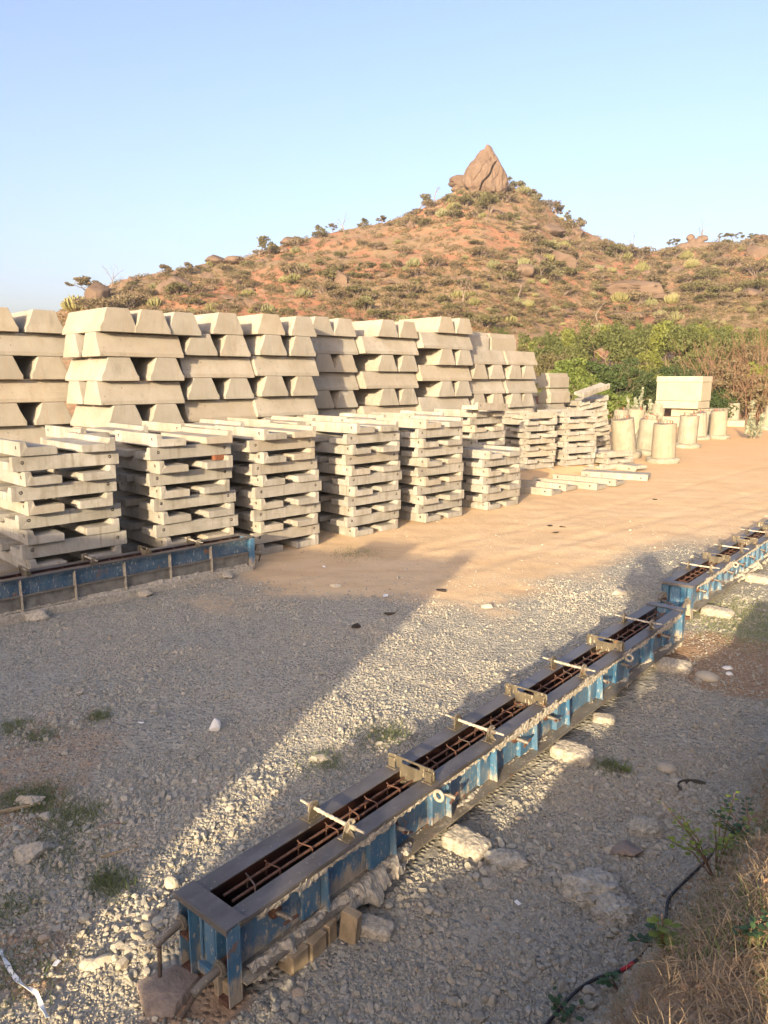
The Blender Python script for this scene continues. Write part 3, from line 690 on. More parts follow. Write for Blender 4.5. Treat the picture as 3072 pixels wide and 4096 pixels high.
# ------------------------------------------------------------------ L-shaped slabs in cross-laid stacks
SL, SDp, SHt = 1.38, .46, .18
def slab_mesh(seed, L=SL):
    r = random.Random(seed); mb = MB(); up, th = .085, .104
    hx = [.13+r.uniform(-.012,.012), L-.13+r.uniform(-.012,.012)]; hz_ = .105; hr = .024; n = 10
    outer = [(0,0),(L,0),(L,SHt),(0,SHt)]
    holes = [[(x+hr*math.cos(2*math.pi*k/n), hz_+hr*math.sin(2*math.pi*k/n)) for k in range(n)] for x in hx]
    loops = [[Vector((x, z, 0)) for x, z in q] for q in [outer]+holes]
    flat = [v for q in loops for v in q]
    tri = tessellate_polygon(loops)
    mb.add([(v.x, 0, v.y) for v in flat], tri)
    for q in holes:                                    # pockets of the tie rods, with a worn rim
        mb.add([(x,0,z) for x,z in q]+[(x,.03,z) for x,z in q], [(i,(i+1)%n,n+(i+1)%n,n+i) for i in range(n)], 1)
        cx = sum(p[0] for p in q)/n
        mb.add([(x,.03,z) for x,z in q], [tuple(range(n))], 1)
        mb.tube([(cx,.028,hz_),(cx,.004,hz_)], .009, 6, 0)
    c = r.uniform(.0,.02)
    prof = [(0,0),(SDp-.012,0),(SDp,.015),(SDp,th-.012),(SDp-.014,th),(up+.02,th+.003),(up+.002,th+.02),(up-.004,SHt),(0,SHt)]
    m = len(prof); sag = [r.uniform(-.004,.004) for _ in range(5)]
    xs = [0, L*.25, L*.5, L*.75, L]
    vs = []
    for k, x in enumerate(xs):
        for j, (y, z) in enumerate(prof):
            vs.append((x + (r.uniform(-.006,.006) if k in (0,4) and y > .05 else 0), y, z + (sag[k] if z > .05 and y > .03 else 0)))
    fs = [tuple(range(m))[::-1], tuple((4*m+j) for j in range(m))]
    for k in range(4):
        for j in range(m-1):                           # the face y = 0 (last to first point) is the tessellated one
            fs.append((k*m+j, (k+1)*m+j, (k+1)*m+j+1, k*m+j+1))
    mb.add(vs, fs, 0)
    me = bpy.data.meshes.new('concrete_angle_unit'); me.from_pydata(mb.v, [], mb.f); me.update()
    me.materials.append(M['slab']); me.materials.append(M['hole']); me.polygons.foreach_set('material_index', mb.m)
    bm = bmesh.new(); bm.from_mesh(me); bmesh.ops.remove_doubles(bm, verts=bm.verts, dist=.0004); bmesh.ops.recalc_face_normals(bm, faces=bm.faces)
    ed = [e for e in bm.edges if len(e.link_faces)==2 and e.calc_face_angle(0) > .9 and all(f.material_index == 0 for f in e.link_faces) and e.calc_length() > .03]
    bmesh.ops.bevel(bm, geom=ed, offset=.006, segments=1, affect='EDGES', clamp_overlap=True)
    for v in bm.verts:                                 # chipped arrises
        k = fbm(np.array([[v.co.x*9+seed, v.co.y*9, v.co.z*9]]), 2, seed)[0]
        if k > .35 and v.co.y < .3: v.co += Vector((0, .008, -.004))*k
    bm.to_mesh(me); bm.free(); return me
SLABS = [slab_mesh(k) for k in range(6)]
nslab = [0]
def slab(loc, rotz, label, group, tilt=(0,0)):
    o = link('concrete_angle_unit', SLABS[R.randrange(6)], None, loc, (tilt[0], tilt[1], rotz)); nslab[0] += 1
    return tag(o, label, 'slab', group)
ANG = rad(45)
def slab_stack(a0, b0, n, stack, group, z0=0.0, top_odd=True, skip=(), jit=.042, twist=0.0, rise=.186, words='white concrete slab', corner=None, az=45, tip=None):
    base = gz(*(ab(a0+.7, b0+.5).xy)) if z0 is None else z0
    uu = dirv(az); ww = Vector((-uu.y, uu.x, 0)); AN = rad(90-az); org = corner if corner is not None else ab(a0, b0)
    for k in range(n):                                 # k = 0 is the topmost
        z = base + (n-1-k)*rise + .004
        odd = (k % 2 == 0) == top_odd
        for s in (0, 1):
            if (k, s) in skip: continue
            j = lambda: R.uniform(-jit, jit)
            tw = R.uniform(-.03, .03) + twist
            if odd:
                if s == 0: a, b, rz, side = .1+j(), SL+j(), AN-math.pi/2, 'left one'
                else:      a, b, rz, side = SL-.1+j(), j(), AN+math.pi/2, 'right one'
            else:
                if s == 0: a, b, rz, side = j(), .1+j(), AN, 'front one'
                else:      a, b, rz, side = SL+j(), SL-.1+j(), AN+math.pi, 'rear one'
            v = uu*a + ww*b; v.z = z; mt = Matrix.Translation(v) @ Matrix.Rotation(rz+tw, 4, 'Z')
            if tip: mt = Matrix.Rotation(tip, 4, -ww) @ mt
            mt = Matrix.Translation(Vector((org.x, org.y, 0))) @ mt
            o = slab((0,0,0), 0, f'{words}, {ORD[k]} layer from top, {side}, {stack}', group); o.matrix_world = mt
FR = 'slabs cross-laid in the front-row stacks'; BR = 'slabs cross-laid in the second-row stacks'
for k, (a0, n) in enumerate([(3.15,11),(5.0,11),(6.72,11),(8.72,11),(10.62,11)]):
    slab_stack(a0, 9.58, n, f'{ORDN[k]} front-row stack', FR)
slab_stack(12.68, 9.55, 7, 'low front-row stack', FR)
slab_stack(0, 0, 10, 'front-row stack beyond the low one', FR, z0=.02, top_odd=False, corner=at(2092,1912), az=57)
slab_stack(0, 0, 10, 'rightmost tall front-row stack', FR, z0=.02, top_odd=False, corner=at(2258,1893), az=58)
slab_stack(0, 0, 3, 'three-layer stack', 'slabs in the three-layer stack by the pedestals', z0=.02, top_odd=False, corner=at(2415,1884), az=60)
slab_stack(0, 0, 11, 'slumped stack', 'slabs in the slumped leaning stack', z0=.02, corner=at(2338,1826), az=64, tip=rad(9), jit=.07)
for k, (a0, n) in enumerate([(4.55,11),(6.35,11),(8.1,11),(10.05,11),(12.0,11)]):
    slab_stack(a0, 11.25, n, f'{ORDN[k]} second-row stack', BR, z0=.02, jit=.06)
slab_stack(14.55, 11.4, 11, 'second-row stack behind low one', BR, z0=.02, jit=.05)
# single slabs laid on the tops and on the ground
def loose(px, z, az, label, tilt=(0,0), grp=None):
    p = at(px[0]*K, px[1]*K, z); p.z = z + (gz(p.x, p.y) if z < .05 else 0)
    slab(p, rad(az), label, grp, tilt)
slab(ab(14.3, 11.1, 2.09), ANG+rad(4), 'pale slab lying loose on top of the stack behind the low one', None, (0, rad(3)))
G = 'loose slabs on the ground at the lane edge'
def lane(px, lb, z=.0, az=135, flip=False):
    e = at(*px); d = dirv(az); far = e - d*SL*1.35
    if flip: o = slab((e.x, e.y, gz(e.x,e.y)+.185), rad(90-az)+math.pi, lb, G, (math.pi, 0)); o.scale = (1.35,1.25,1); return
    o = slab((far.x, far.y, gz(e.x,e.y)+z), rad(90-az), lb, G); o.scale = (1.35,1.3,1)
lane((2205,1985), 'leftmost loose slab on the lane, beside the low stack', .0, 128)
lane((2262,1968), 'long loose slab lying ledge up, second along the lane edge', .015, 133)
lane((2386,1962), 'blotchy loose slab, third along the lane edge', .0, 131)
lane((2462,1948), 'loose slab with a long ledge, fourth along the lane edge', .015, 131)
lane((2590,1925), 'widest loose slab lying face down at the lane edge', .0, 118, True)
lane((2535,1888), 'small loose slab lying upside down, farthest along the lane', .0, 150, True)
p = at(2322,1835); slab((p.x, p.y, 2.16), rad(90-64)+.1, 'slab tipped up highest on the slumped stack', 'slabs in the slumped leaning stack', (rad(16), -rad(14)))

# ------------------------------------------------------------------ trapezoid blocks
BH, BP = .425, .43
def block_mesh(L, seed, wb=.358, wt=.200):
    r = random.Random(seed); mb = MB()
    half = [(wb,0),(wb,.080),(wb-.022,.115),(wb-.062,.19),(wb-.098,.29),(wt+.012,BH-.02),(wt,BH)]
    prof = half + [(-x,z) for x,z in half[::-1]]
    n = len(prof); ks = 11; vs = []
    for k in range(ks):
        x = L*k/(ks-1)
        for y, z in prof:
            dx = 0
            if k == 0: dx = .012*(1-z/BH)*-1 + r.uniform(-.003,.003)
            if k == ks-1: dx = .012*(1-z/BH) + r.uniform(-.003,.003)
            e_ = .009 if r.random() < .16 else .003; vs.append((x+dx, y+r.uniform(-e_,e_), z+(r.uniform(-e_,e_*.3) if z > .01 else 0)))
    fs = [tuple(range(n))[::-1], tuple((ks-1)*n+j for j in range(n))]
    for k in range(ks-1):
        for j in range(n): fs.append((k*n+j, k*n+(j+1)%n, (k+1)*n+(j+1)%n, (k+1)*n+j))
    mb.add(vs, fs)
    me = mb.mesh('trapezoid_block', M['block'], bevel=.007); me.polygons.foreach_set('use_smooth', [True]*len(me.polygons)); me.set_sharp_from_angle(angle=rad(14)); return me
_bm = {}
def block(L, loc, rz, label, group):
    key = (round(L,1), R.randrange(3))
    if key not in _bm: _bm[key] = block_mesh(key[0], int(key[0]*100)+key[1])
    o = link('concrete_block', _bm[key], None, loc, (0,0,rz)); o.scale = (L/key[0],1,1)
    return tag(o, label, 'block', group)
BG = 'trapezoid concrete blocks stacked in tiers'
def block_stack(a0, a1, b0, ztop, pat, stack, ends=None):
    Ln = a1-a0
    for k, c in enumerate(pat):
        z = ztop - BH - k*BP
        if z < -.35: break
        z = max(z, .06)
        j = lambda s=.02: R.uniform(-s, s)
        lab = lambda side: f'beige concrete block, {ORD[k]} tier from top, {side}, {stack}'
        if c == 'L':
            for s in (0, 1):
                block(Ln+j(.03), ab(a0+j(.03), b0+.35+s*.80+j(), z), ANG+R.uniform(-.01,.01), lab('front one' if s == 0 else 'rear one'), BG)
        elif c == 'F':
            block(1.6, ab(a0+1.02, b0+1.6, z), ANG-math.pi/2, lab('only one'), BG)
        else:
            xs = [.41, Ln-.41] if c == 'E' else ([.37, 1.06, 1.75] if c == 'T' else [Ln-1.14, Ln-.38])
            nm = ['left one','right one'] if len(xs) == 2 else ['left one','middle one','right one']
            for x, q in zip(xs, nm):
                block(1.6, ab(a0+x+j(.03), b0+1.6+j(.03), z), ANG-math.pi/2+R.uniform(-.014,.014), lab(q), BG)
block_stack(2.55, 4.25, 14.7, 4.12, 'ELELELELE', 'leftmost block stack')
block_stack(4.37, 6.05, 14.65, 4.10, 'ELELELELE', 'second block stack')
block_stack(5.84, 7.5, 12.95, 4.07, 'TLELELELE', 'third block stack')
block_stack(7.58, 9.2, 13.05, 4.13, 'FELELELELE', 'fourth block stack')
block_stack(9.25, 10.9, 13.0, 4.17, 'EELELELELE', 'fifth block stack')
block_stack(11.25, 12.8, 13.7, 4.27, 'ELELELELEL', 'sixth block stack')
block_stack(12.86, 14.8, 13.5, 4.30, 'RLRLRLRLRL', 'seventh block stack')
block_stack(14.86, 16.95, 13.4, 4.49, 'RLRLRLRLRL', 'eighth block stack')
block_stack(17.05, 18.75, 13.5, 3.68, 'LELELELEL', 'ninth block stack')
block_stack(18.85, 20.4, 13.5, 3.68, 'LELELELEL', 'tenth block stack')
block_stack(20.6, 22.2, 14.6, 3.1, 'LELELEL', 'eleventh block stack')
# the row behind, whose tops show between the front tiers
for k, (a, z) in enumerate([(8.1,4.13),(12.0,4.05),(18.0,3.9)]):
    pass
# shouldered kerb units on the far stacks
def kerb_mesh(L):
    mb = MB(); prof = [(0,0),(.52,0),(.52,.40),(.40,.40),(.38,.52),(.08,.52),(.06,.40),(0,.40)]
    mb.prism(prof, 0, L, 'x'); return mb.mesh('kerb_unit', M['block'], bevel=.015)
KM = kerb_mesh(1.3)
KG = 'shouldered kerb units piled at the far end of the block stacks'
for (a, b, z, rz, lb) in [(17.1,13.9,3.68,0,'long shouldered kerb unit on top of the ninth block stack'),(18.5,13.9,3.68,0,'long shouldered kerb unit on top of the tenth block stack, left half'),(19.3,14.5,3.68,0,'shouldered kerb unit lying behind the others on the tenth stack'),
     (21.0,14.4,3.1,math.pi/2,'highest shouldered kerb unit at the far right of the block stacks'),(22.9,14.6,2.52,0,'shouldered kerb unit jutting right, upper of the far right pile'),(23.0,14.6,1.98,0,'shouldered kerb unit jutting right, second of the far right pile'),(22.75,14.6,1.44,0,'shouldered kerb unit jutting right, third of the far right pile'),(22.9,14.6,.9,0,'shouldered kerb unit jutting right, fourth of the far right pile'),(22.8,14.6,.36,0,'shouldered kerb unit jutting right, lowest of the far right pile')]:
    tag(link('kerb_unit', KM, None, ab(a,b,z), (0,0,ANG+rz)), lb, 'kerb', KG)

# ------------------------------------------------------------------ foundation pedestals
def pedestal_meshes():
    mb = MB(); prof = []
    for k in range(13):
        t = k/12; prof.append((.365-.022*t, .18+1.08*t))
    mb.lathe(prof, 44)
    me = mb.mesh('shaft', M['pedestal'])
    bm = bmesh.new(); bm.from_mesh(me)
    for v in bm.verts:
        k = fbm(np.array([[v.co.x*4, v.co.y*4, v.co.z*3]]), 3, 5)[0]; f = 1+.035*k
        v.co.x *= f; v.co.y *= f
        ang = math.atan2(v.co.y, v.co.x)
        if abs(ang+1.25) < .09: v.co.x *= .975; v.co.y *= .975        # seam of the two half moulds
        if v.co.z > 1.2: v.co.z += .05*k
    bm.to_mesh(me); bm.free(); me.polygons.foreach_set('use_smooth', [True]*len(me.polygons)); me.set_sharp_from_angle(angle=rad(40))
    mb = MB(); mb.lathe([(.46,-.1),(.50,0),(.52,.05),(.51,.12),(.48,.16),(.42,.185),(.3,.20)], 44); b = mb.mesh('base', M['pedestal'])
    bm = bmesh.new(); bm.from_mesh(b)
    for v in bm.verts:
        k = fbm(np.array([[v.co.x*3, v.co.y*3, v.co.z*5]]), 3, 9)[0]; f = 1+.20*k
        v.co.x *= f; v.co.y *= f; v.co.z += .05*k
    bm.to_mesh(b); bm.free(); b.polygons.foreach_set('use_smooth', [True]*len(b.polygons)); b.set_sharp_from_angle(angle=rad(45))
    lo = []
    for k in range(7):
        a = k/7*6.283; x, y = .22*math.cos(a), .22*math.sin(a); dx, dy = -.04*math.sin(a), .04*math.cos(a); h = 1.28+(.09 if k % 2 else .06)
        mb = MB(); mb.tube([(x-dx,y-dy,1.2),(x-dx,y-dy,h),(x-dx*.6,y-dy*.6,h+.02),(x+dx*.6,y+dy*.6,h+.02),(x+dx,y+dy,h),(x+dx,y+dy,1.2)], .007, 6)
        lo.append(mb.mesh('rebar_loop', M['rebar_grey'] if k % 3 else M['rust'], smooth=50))
    mb = MB(); mb.tube([(.1,-.12,1.2),(.1,-.12,1.33),(.06,-.1,1.36)], .012, 6); lo.append(mb.mesh('pipe_cap', M['orange'], smooth=50))
    return me, b, lo
PSH, PBA, PLO = pedestal_meshes()
first = None
for px, tilt, rz, sc, lb in [((2651,1850),(0,0),.3,1,'nearest standing pedestal, upright with dark patches near its top'),((2500,1830),(0,-7),.9,1.06,'pedestal leaning left of the nearest pedestal'),
   ((2482,1745),(0,0),1.7,1.0,'pedestal standing behind the left-leaning pedestal'),((2568,1782),(0,17),2.2,1.0,'pedestal tipped right with its broad base lifted'),((2583,1818),(0,4),2.9,1.0,'pedestal half hidden left behind the nearest pedestal'),
   ((2530,1752),(0,6),.2,1.05,'pedestal behind the tipped pedestal'),((2744,1790),(0,3),.6,1.0,'pedestal right of the nearest pedestal with a crumbling base'),((2794,1757),(0,-4),1.5,.95,'slim pedestal behind the crumbling-base pedestal'),((2818,1745),(0,-3),2.5,.95,'pedestal just right of the slim pedestal'),
   ((2869,1755),(0,0),3.1,1.0,'pedestal on a round base set apart in the middle of the yard'),((2926,1702),(0,0),4.0,1.05,'pedestal right of the isolated round-base pedestal'),((2967,1690),(0,-14),4.6,1.0,'pedestal tilted against the one on its left'),
   ((2512,1700),(0,0),5.0,1.0,'small far pedestal at the left of the group'),((2625,1705),(0,3),5.4,1.0,'far pedestal left of the cream tank'),((2885,1685),(0,0),5.8,1.0,'far pedestal right of the cream tank'),((3072,1720),(0,8),1.2,1.0,'pedestal cut by the right picture edge'),((3010,1672),(0,0),2.2,1.0,'far pedestal between the tilted one and the edge'),((2215,1660),(0,0),2.0,1.0,'far pedestal seen past the end of the block stacks')]:
    p = at(*px); loc = (p.x, p.y, -.02)
    rot = (0, rad(tilt[1]), rz) if False else Euler((0, rad(tilt[1]), 0)).to_matrix().to_4x4() @ Matrix.Rotation(rz, 4, 'Z')
    if first is None:
        t = thing('concrete_pedestal', lb, 'pedestal', loc, 0, 'round concrete pedestals standing about the yard'); first = t
        link('shaft', PSH, t); link('base', PBA, t)
        for q in PLO: link(q.name.split('.')[0], q, t)
    else: t = dup(first, loc, label=lb)
    t.rotation_euler = rot.to_euler(); t.scale = (sc*1.1, sc*1.1, sc*1.07)

# ------------------------------------------------------------------ the big cream tank and the units under it
def yd(p): return (p.x*U.x+p.y*U.y, p.x*W.x+p.y*W.y)
pt = at(2795, 1712); ta, tb = yd(pt)
t = thing('concrete_tank', 'big cream concrete chamber with a projecting lid on a pile of slabs', 'tank', ab(ta, tb, 0), ANG)
t.location.z = 1.57
mb = MB(); mb.box(0,1.45,0,2.75,0,1.10); mb.build('chamber', M['tank'], t, bevel=.02)
mb = MB(); mb.box(-.025,1.475,-.025,2.775,1.103,1.45); mb.build('lid', M['tank'], t, bevel=.025)
mb = MB(); mb.box(0,2.3,0,1.5,0,.42); PL = mb.mesh('precast_unit', M['tank'], bevel=.02)
for (da, db, z, rz, s, lb) in [(-.25,.05,1.12,0,(.75,1.75,1.05),'thick precast unit directly under the cream chamber'),(.2,-.6,.62,.03,(1.1,1.6,1.15),'long precast unit, second below the cream chamber'),(-.2,.0,.0,0,(.95,1.5,1.45),'lowest precast unit under the cream chamber'),
     (2.8,-1.6,.0,.3,(1.2,.7,.9),'low flat precast unit right of the cream chamber pile'),(5.5,1.2,.0,-.2,(.9,.8,1.2),'precast unit at the far right beside the silver plant'),(6.2,1.0,.55,-.2,(.8,.8,.9),'tilted precast unit on top at the far right'),(-1.9,1.6,.0,.5,(.7,.7,1.6),'leaning precast unit behind the pedestals')]:
    o = link('precast_unit', PL, None, ab(ta+da, tb+db, z), (0,0,ANG+rz)); o.scale = s; tag(o, lb, 'slab', 'precast units around the cream tank')
V, F = clod(ICO4, 5, .35, 1.4, (1,.9,.55), 0)
p = at(2672, 1690); M['redsoil'] = m_plain('red_soil', (.30,.13,.065), 1, 0, .4, 5, .8)
tag(link('soil_mound', np_mesh('soil_mound', V*.9, F, M['redsoil'], True), None, (p.x, p.y, .2)), 'mound of red soil among the pedestals', 'mound')
# ------------------------------------------------------------------ steel moulds
def crust_mesh(L, y0, seed, wide=.11, drop=.05, ztop=.10):
    """ragged lip of spilt mortar along the foot of one side"""
    nx, nc = int(L/.012), 9
    x = np.linspace(0, L, nx); X, C = np.meshgrid(x, np.linspace(0, 1, nc), indexing='ij')
    big = fbm(np.stack([X.ravel()*2.3, C.ravel()*0+seed, C.ravel()*0], 1), 3, seed).reshape(X.shape)
    rag = fbm(np.stack([X.ravel()*22, C.ravel()*3, C.ravel()*0+seed], 1), 3, seed+1).reshape(X.shape)
    rag = rag + .6*fbm(np.stack([X.ravel()*7, C.ravel()*2, C.ravel()*0+seed], 1), 3, seed+11).reshape(X.shape)
    amt = np.clip(.62+1.5*big, .10, 1.5)
    y = y0 + C*wide*amt*(1+.45*rag) ; z = ztop + .018*rag + .03*amt*np.sin(C*3.1) - (C**3)*(drop*amt+.06*np.clip(rag,0,1)) - .008
    top = np.stack([X, y, z], 2); bot = np.stack([X, y-.006, np.minimum(z-.014-.03*amt*(1-C), z-.008)], 2)
    V = np.concatenate([top.reshape(-1,3), bot.reshape(-1,3)])
    V += .010*np.stack([fbm(V*60, 2, seed+k) for k in (2,3,4)], 1)
    i = np.arange(nx*nc).reshape(nx, nc); o = nx*nc
    q = lambda a,b,c,d: np.stack([a.ravel(),b.ravel(),c.ravel(),d.ravel()],1)
    F = np.concatenate([q(i[:-1,:-1],i[1:,:-1],i[1:,1:],i[:-1,1:]), q(i[:-1,:-1],i[:-1,1:],i[1:,1:],i[1:,:-1])+o, q(i[:-1,-1],i[1:,-1],i[1:,-1]+o,i[:-1,-1]+o)])
    return np_mesh('mortar_crust', V, F, M['mud'], smooth=False)
def add_ring(mb, c, R_, r, n=16, m=8, axis='x', mi=0):
    vs = []; fs = []
    for i in range(n):
        t = 2*math.pi*i/n
        for j in range(m):
            s = 2*math.pi*j/m; q = R_+r*math.cos(s); a, b, h = q*math.cos(t), q*math.sin(t), r*math.sin(s)
            vs.append((c[0]+h, c[1]+a, c[2]+b) if axis == 'x' else (c[0]+a, c[1]+h, c[2]+b))
    for i in range(n):
        for j in range(m): fs.append((i*m+j, ((i+1)%n)*m+j, ((i+1)%n)*m+(j+1)%m, i*m+(j+1)%m))
    mb.add(vs, fs, mi)
def make_mould(label, loc, deg, L, ribs, clamps, ties, plates, rings, style='open', top=.42, seed=1):
    """local x along the mould, +y its left side (away from the camera for the near row), z up"""
    t = thing('steel_mould', label, 'mould', loc, rad(90-deg), 'long blue steel moulds')
    bl = M['blue'] if style == 'open' else M['blue_shaded_dirty']
    zb, zt, W2, op, web = (.125 if style == 'open' else .075), top, .19, .088, .105
    mb = MB(); mb.box(0,L,-W2-.03,W2+.03,zb-.014,zb); mb.build('base_plate', M['mudsteel'], t)
    mb = MB(); mb.box(.02,L-.02,-op-.02,op+.02,zb+.001,zb+.02); mb.build('inner_floor', M['inner'], t)
    for s, side in ((-1,'r'),(1,'l')):
        mb = MB(); y0, y1 = sorted((s*op, s*(op+.006))); mb.box(.006,L-.006,y0,y1,zb+.002,zt-.010); mb.build('inner_skin', M['inner'], t)
        mb = MB(); y0, y1 = sorted((s*(web), s*(web+.008))); mb.box(.004,L-.004,y0,y1,zb+.002,zt-.011)
        if style == 'rail':
            mr = MB(); y0, y1 = sorted((s*(web+.0085), s*(web+.065))); mr.box(.02,L-.02,y0,y1,.265,.28); mr.build('ledge', M['mudsteel'], t, bevel=.003)
            mr = MB(); y0, y1 = sorted((s*(web+.0085), s*(web+.03))); mr.box(.02,L-.02,y0,y1,zb+.003,.2645); mr.build('lower_panel', M['mudgrey'], t)
            y0, y1 = sorted((s*(web+.008), s*(web+.05))); mb.box(.02,L-.02,y0,y1,zt-.045,zt-.012)
        mb.build('side_panel', bl, t)
        mb = MB(); y0, y1 = sorted((s*(op-.003), s*W2)); mb.box(0,L,y0,y1,zt-.009,zt)
        if style == 'open': y0, y1 = sorted((s*(W2-.008), s*W2)); mb.box(0,L,y0,y1,zt-.028,zt-.0095)
        mb.build('top_flange', M['steel'], t, bevel=.0015)
        prev = 0.0
        for k, x in enumerate(ribs):
            # a welded gusset, wider at the foot, and the folded strip beside it
            mb = MB(); h0, h1 = zb+.002, zt-.0295
            poly = [(s*(web+.0085),h0),(s*(W2+.004),h0),(s*(W2-.012),h1),(s*(web+.0085),h1)]
            mb.prism(poly, x, x+.010, 'x')
            mb.build('rib', bl if style == 'open' else M['mud'], t)
            if style == 'open':
                mb = MB(); y0, y1 = sorted((s*(web+.0085), s*(web+.032+.01*((k*7)%3))))
                mb.box(x-.13-.02*((k*5)%3), x-.004, y0, y1, zb+.004, zt-.031); mb.build('stiffener', bl, t, bevel=.004)
    # spilt mortar along the feet
    for s in (-1, 1):
        me = crust_mesh(L-.1, .0, seed*10+s, .085 if style == 'open' else .10, .022 if style == 'open' else .10, zb+(.0 if style == 'open' else .04))
        c = link('mortar_crust', me, t)
        if s == 1: c.location = (.05, W2-.06, 0)
        else: c.location = (L-.05, -W2+.06, 0); c.rotation_euler = (0,0,math.pi)
    if style == 'open':
        me = crust_mesh(L-.2, .0, seed*10+7, .005, .004, zt-.026); c = link('mortar_edge', me, t); c.location = (L-.1, -W2+.004, 0); c.rotation_euler = (0,0,math.pi)
    if style == 'rail':
        mb = MB(); mb.box(.0,L,-W2-.055,-W2-.02,-.02,.10); mb.box(.0,L,W2+.02,W2+.055,-.02,.10); mb.build('foot_rail', M['mud'], t, bevel=.01)
    # screw clamps through the outer face
    for x in clamps:
        for s in (-1,):
            z = .285
            mb = MB(); c = Vector((x, s*(web+.009), z)); d = Vector((0,s,0))
            mb.tube([c, c+d*.018], .036, 14); mb.tube([c+d*.018, c+d*.028], .026, 12)
            cl = mb.build('screw_clamp', M['rust'], t, smooth=40)
            mb = MB(); mb.tube([c+d*.02, c+d*.055+Vector((.012,0,-.006)), c+d*.10+Vector((.03,0,-.022))], [.015,.015,.013], 8); mb.build('screw', M['mudsteel'], cl, smooth=50)
            e = c+d*.093+Vector((.028,0,-.02)); an = R.uniform(-.5,.5)
            mb = MB(); q = Vector((math.cos(an)*.045, 0, math.sin(an)*.045)); mb.tube([e-q, e+q], .008, 7); mb.build('cross_bar', M['rust'], cl, smooth=50)
    # threaded tie rods over the opening, each between two standing lugs
    for x in ties:
        tr = None
        mb = MB(); pts = [Vector((x, -.235+k*.47/40, zt+.062-.006*math.sin(k/40*3.14))) for k in range(41)]
        rs = [(.0075 if (k < 5 or k > 35) else .0105+.0018*math.sin(k*2.3)+R.uniform(-.001,.0022)) for k in range(41)]
        mb.tube(pts, rs, 8); tr = mb.build('tie_rod', M['mud'], t, smooth=60)
        for s in (-1, 1):
            mb = MB(); y0, y1 = sorted((s*.125, s*.131))
            mb.prism([(x-.055,zt+.001),(x+.055,zt+.001),(x+.03,zt+.075),(x+.018,zt+.085),(x-.018,zt+.085),(x-.03,zt+.075)], y0, y1, 'y')
            mb.prism([(s*.131,zt+.001),(s*.18,zt+.001),(s*.131,zt+.055)], x-.004, x+.004, 'x')
            mb.box(x-.06, x+.06, *sorted((s*.10, s*.185)), zt+.0005, zt+.006)
            mb.build('lug', M['bracket'], t, bevel=.001)
            mb = MB(); c = Vector((x, s*.133, zt+.06)); d = Vector((0,s,0))
            mb.tube([c, c+d*.008], .040, 16)
            for a in range(4):
                an = a*math.pi/2+.5; q = Vector((math.cos(an),0,math.sin(an)))
                mb.tube([c+d*.010+q*.012, c+d*.012+q*.035], .0055, 5)
            mb.tube([c+d*.008, c+d*.045], .0135, 10); mb.build('wing_nut', M['mudsteel'], tr, smooth=40)
    # notched spacer plates
    for x in plates:
        mb = MB()
        out = [(-.178,zt+.022),(-.178,zt+.075),(-.165,zt+.088),(.165,zt+.088),(.178,zt+.075),(.178,zt+.022),(.148,zt+.022),(.148,zt+.045),(.112,zt+.045),(.112,zt+.018),(.088,zt+.012),(.083,zt-.03),(.083,zt-.085),(-.083,zt-.085),(-.083,zt-.03),(-.088,zt+.012),(-.112,zt+.018),(-.112,zt+.045),(-.148,zt+.045),(-.148,zt+.022)]
        n = 6; slot = [(.058+.014*math.cos(a), zt+.062+.014*math.sin(a)) for a in [-math.pi/2+math.pi*k/n for k in range(n+1)]] + [(-.058+.014*math.cos(a), zt+.062+.014*math.sin(a)) for a in [math.pi/2+math.pi*k/n for k in range(n+1)]]
        loops = [[Vector((y,z,0)) for y,z in out],[Vector((y,z,0)) for y,z in slot]]
        tri = tessellate_polygon(loops); fl = [v for q in loops for v in q]
        for xx in (x-.004, x+.004): mb.add([(xx,v.x,v.y) for v in fl], tri)
        for q in (out, slot):
            m = len(q); mb.add([(x-.004,y,z) for y,z in q]+[(x+.004,y,z) for y,z in q], [(i,(i+1)%m,m+(i+1)%m,m+i) for i in range(m)])
        pl = mb.build('spacer_plate', M['bracket'], t)
        for s in (-1, 1):
            mb = MB(); y0, y1 = sorted((s*.115, s*.168)); mb.box(x-.016,x-.008,y0,y1,zt+.001,zt+.07); mb.box(x-.016,x+.026,*sorted((s*.162,s*.168)),zt+.001,zt+.06); mb.box(x-.03,x+.04,*sorted((s*.10,s*.18)),zt+.0008,zt+.007)
            mb.build('holder', M['bracket'], pl, bevel=.001)
    for x in rings:
        mb = MB(); add_ring(mb, (x,-W2-.028,zt-.055), .030, .0115); mb.build('lifting_eye', M['mud'], t, smooth=60)
    return t
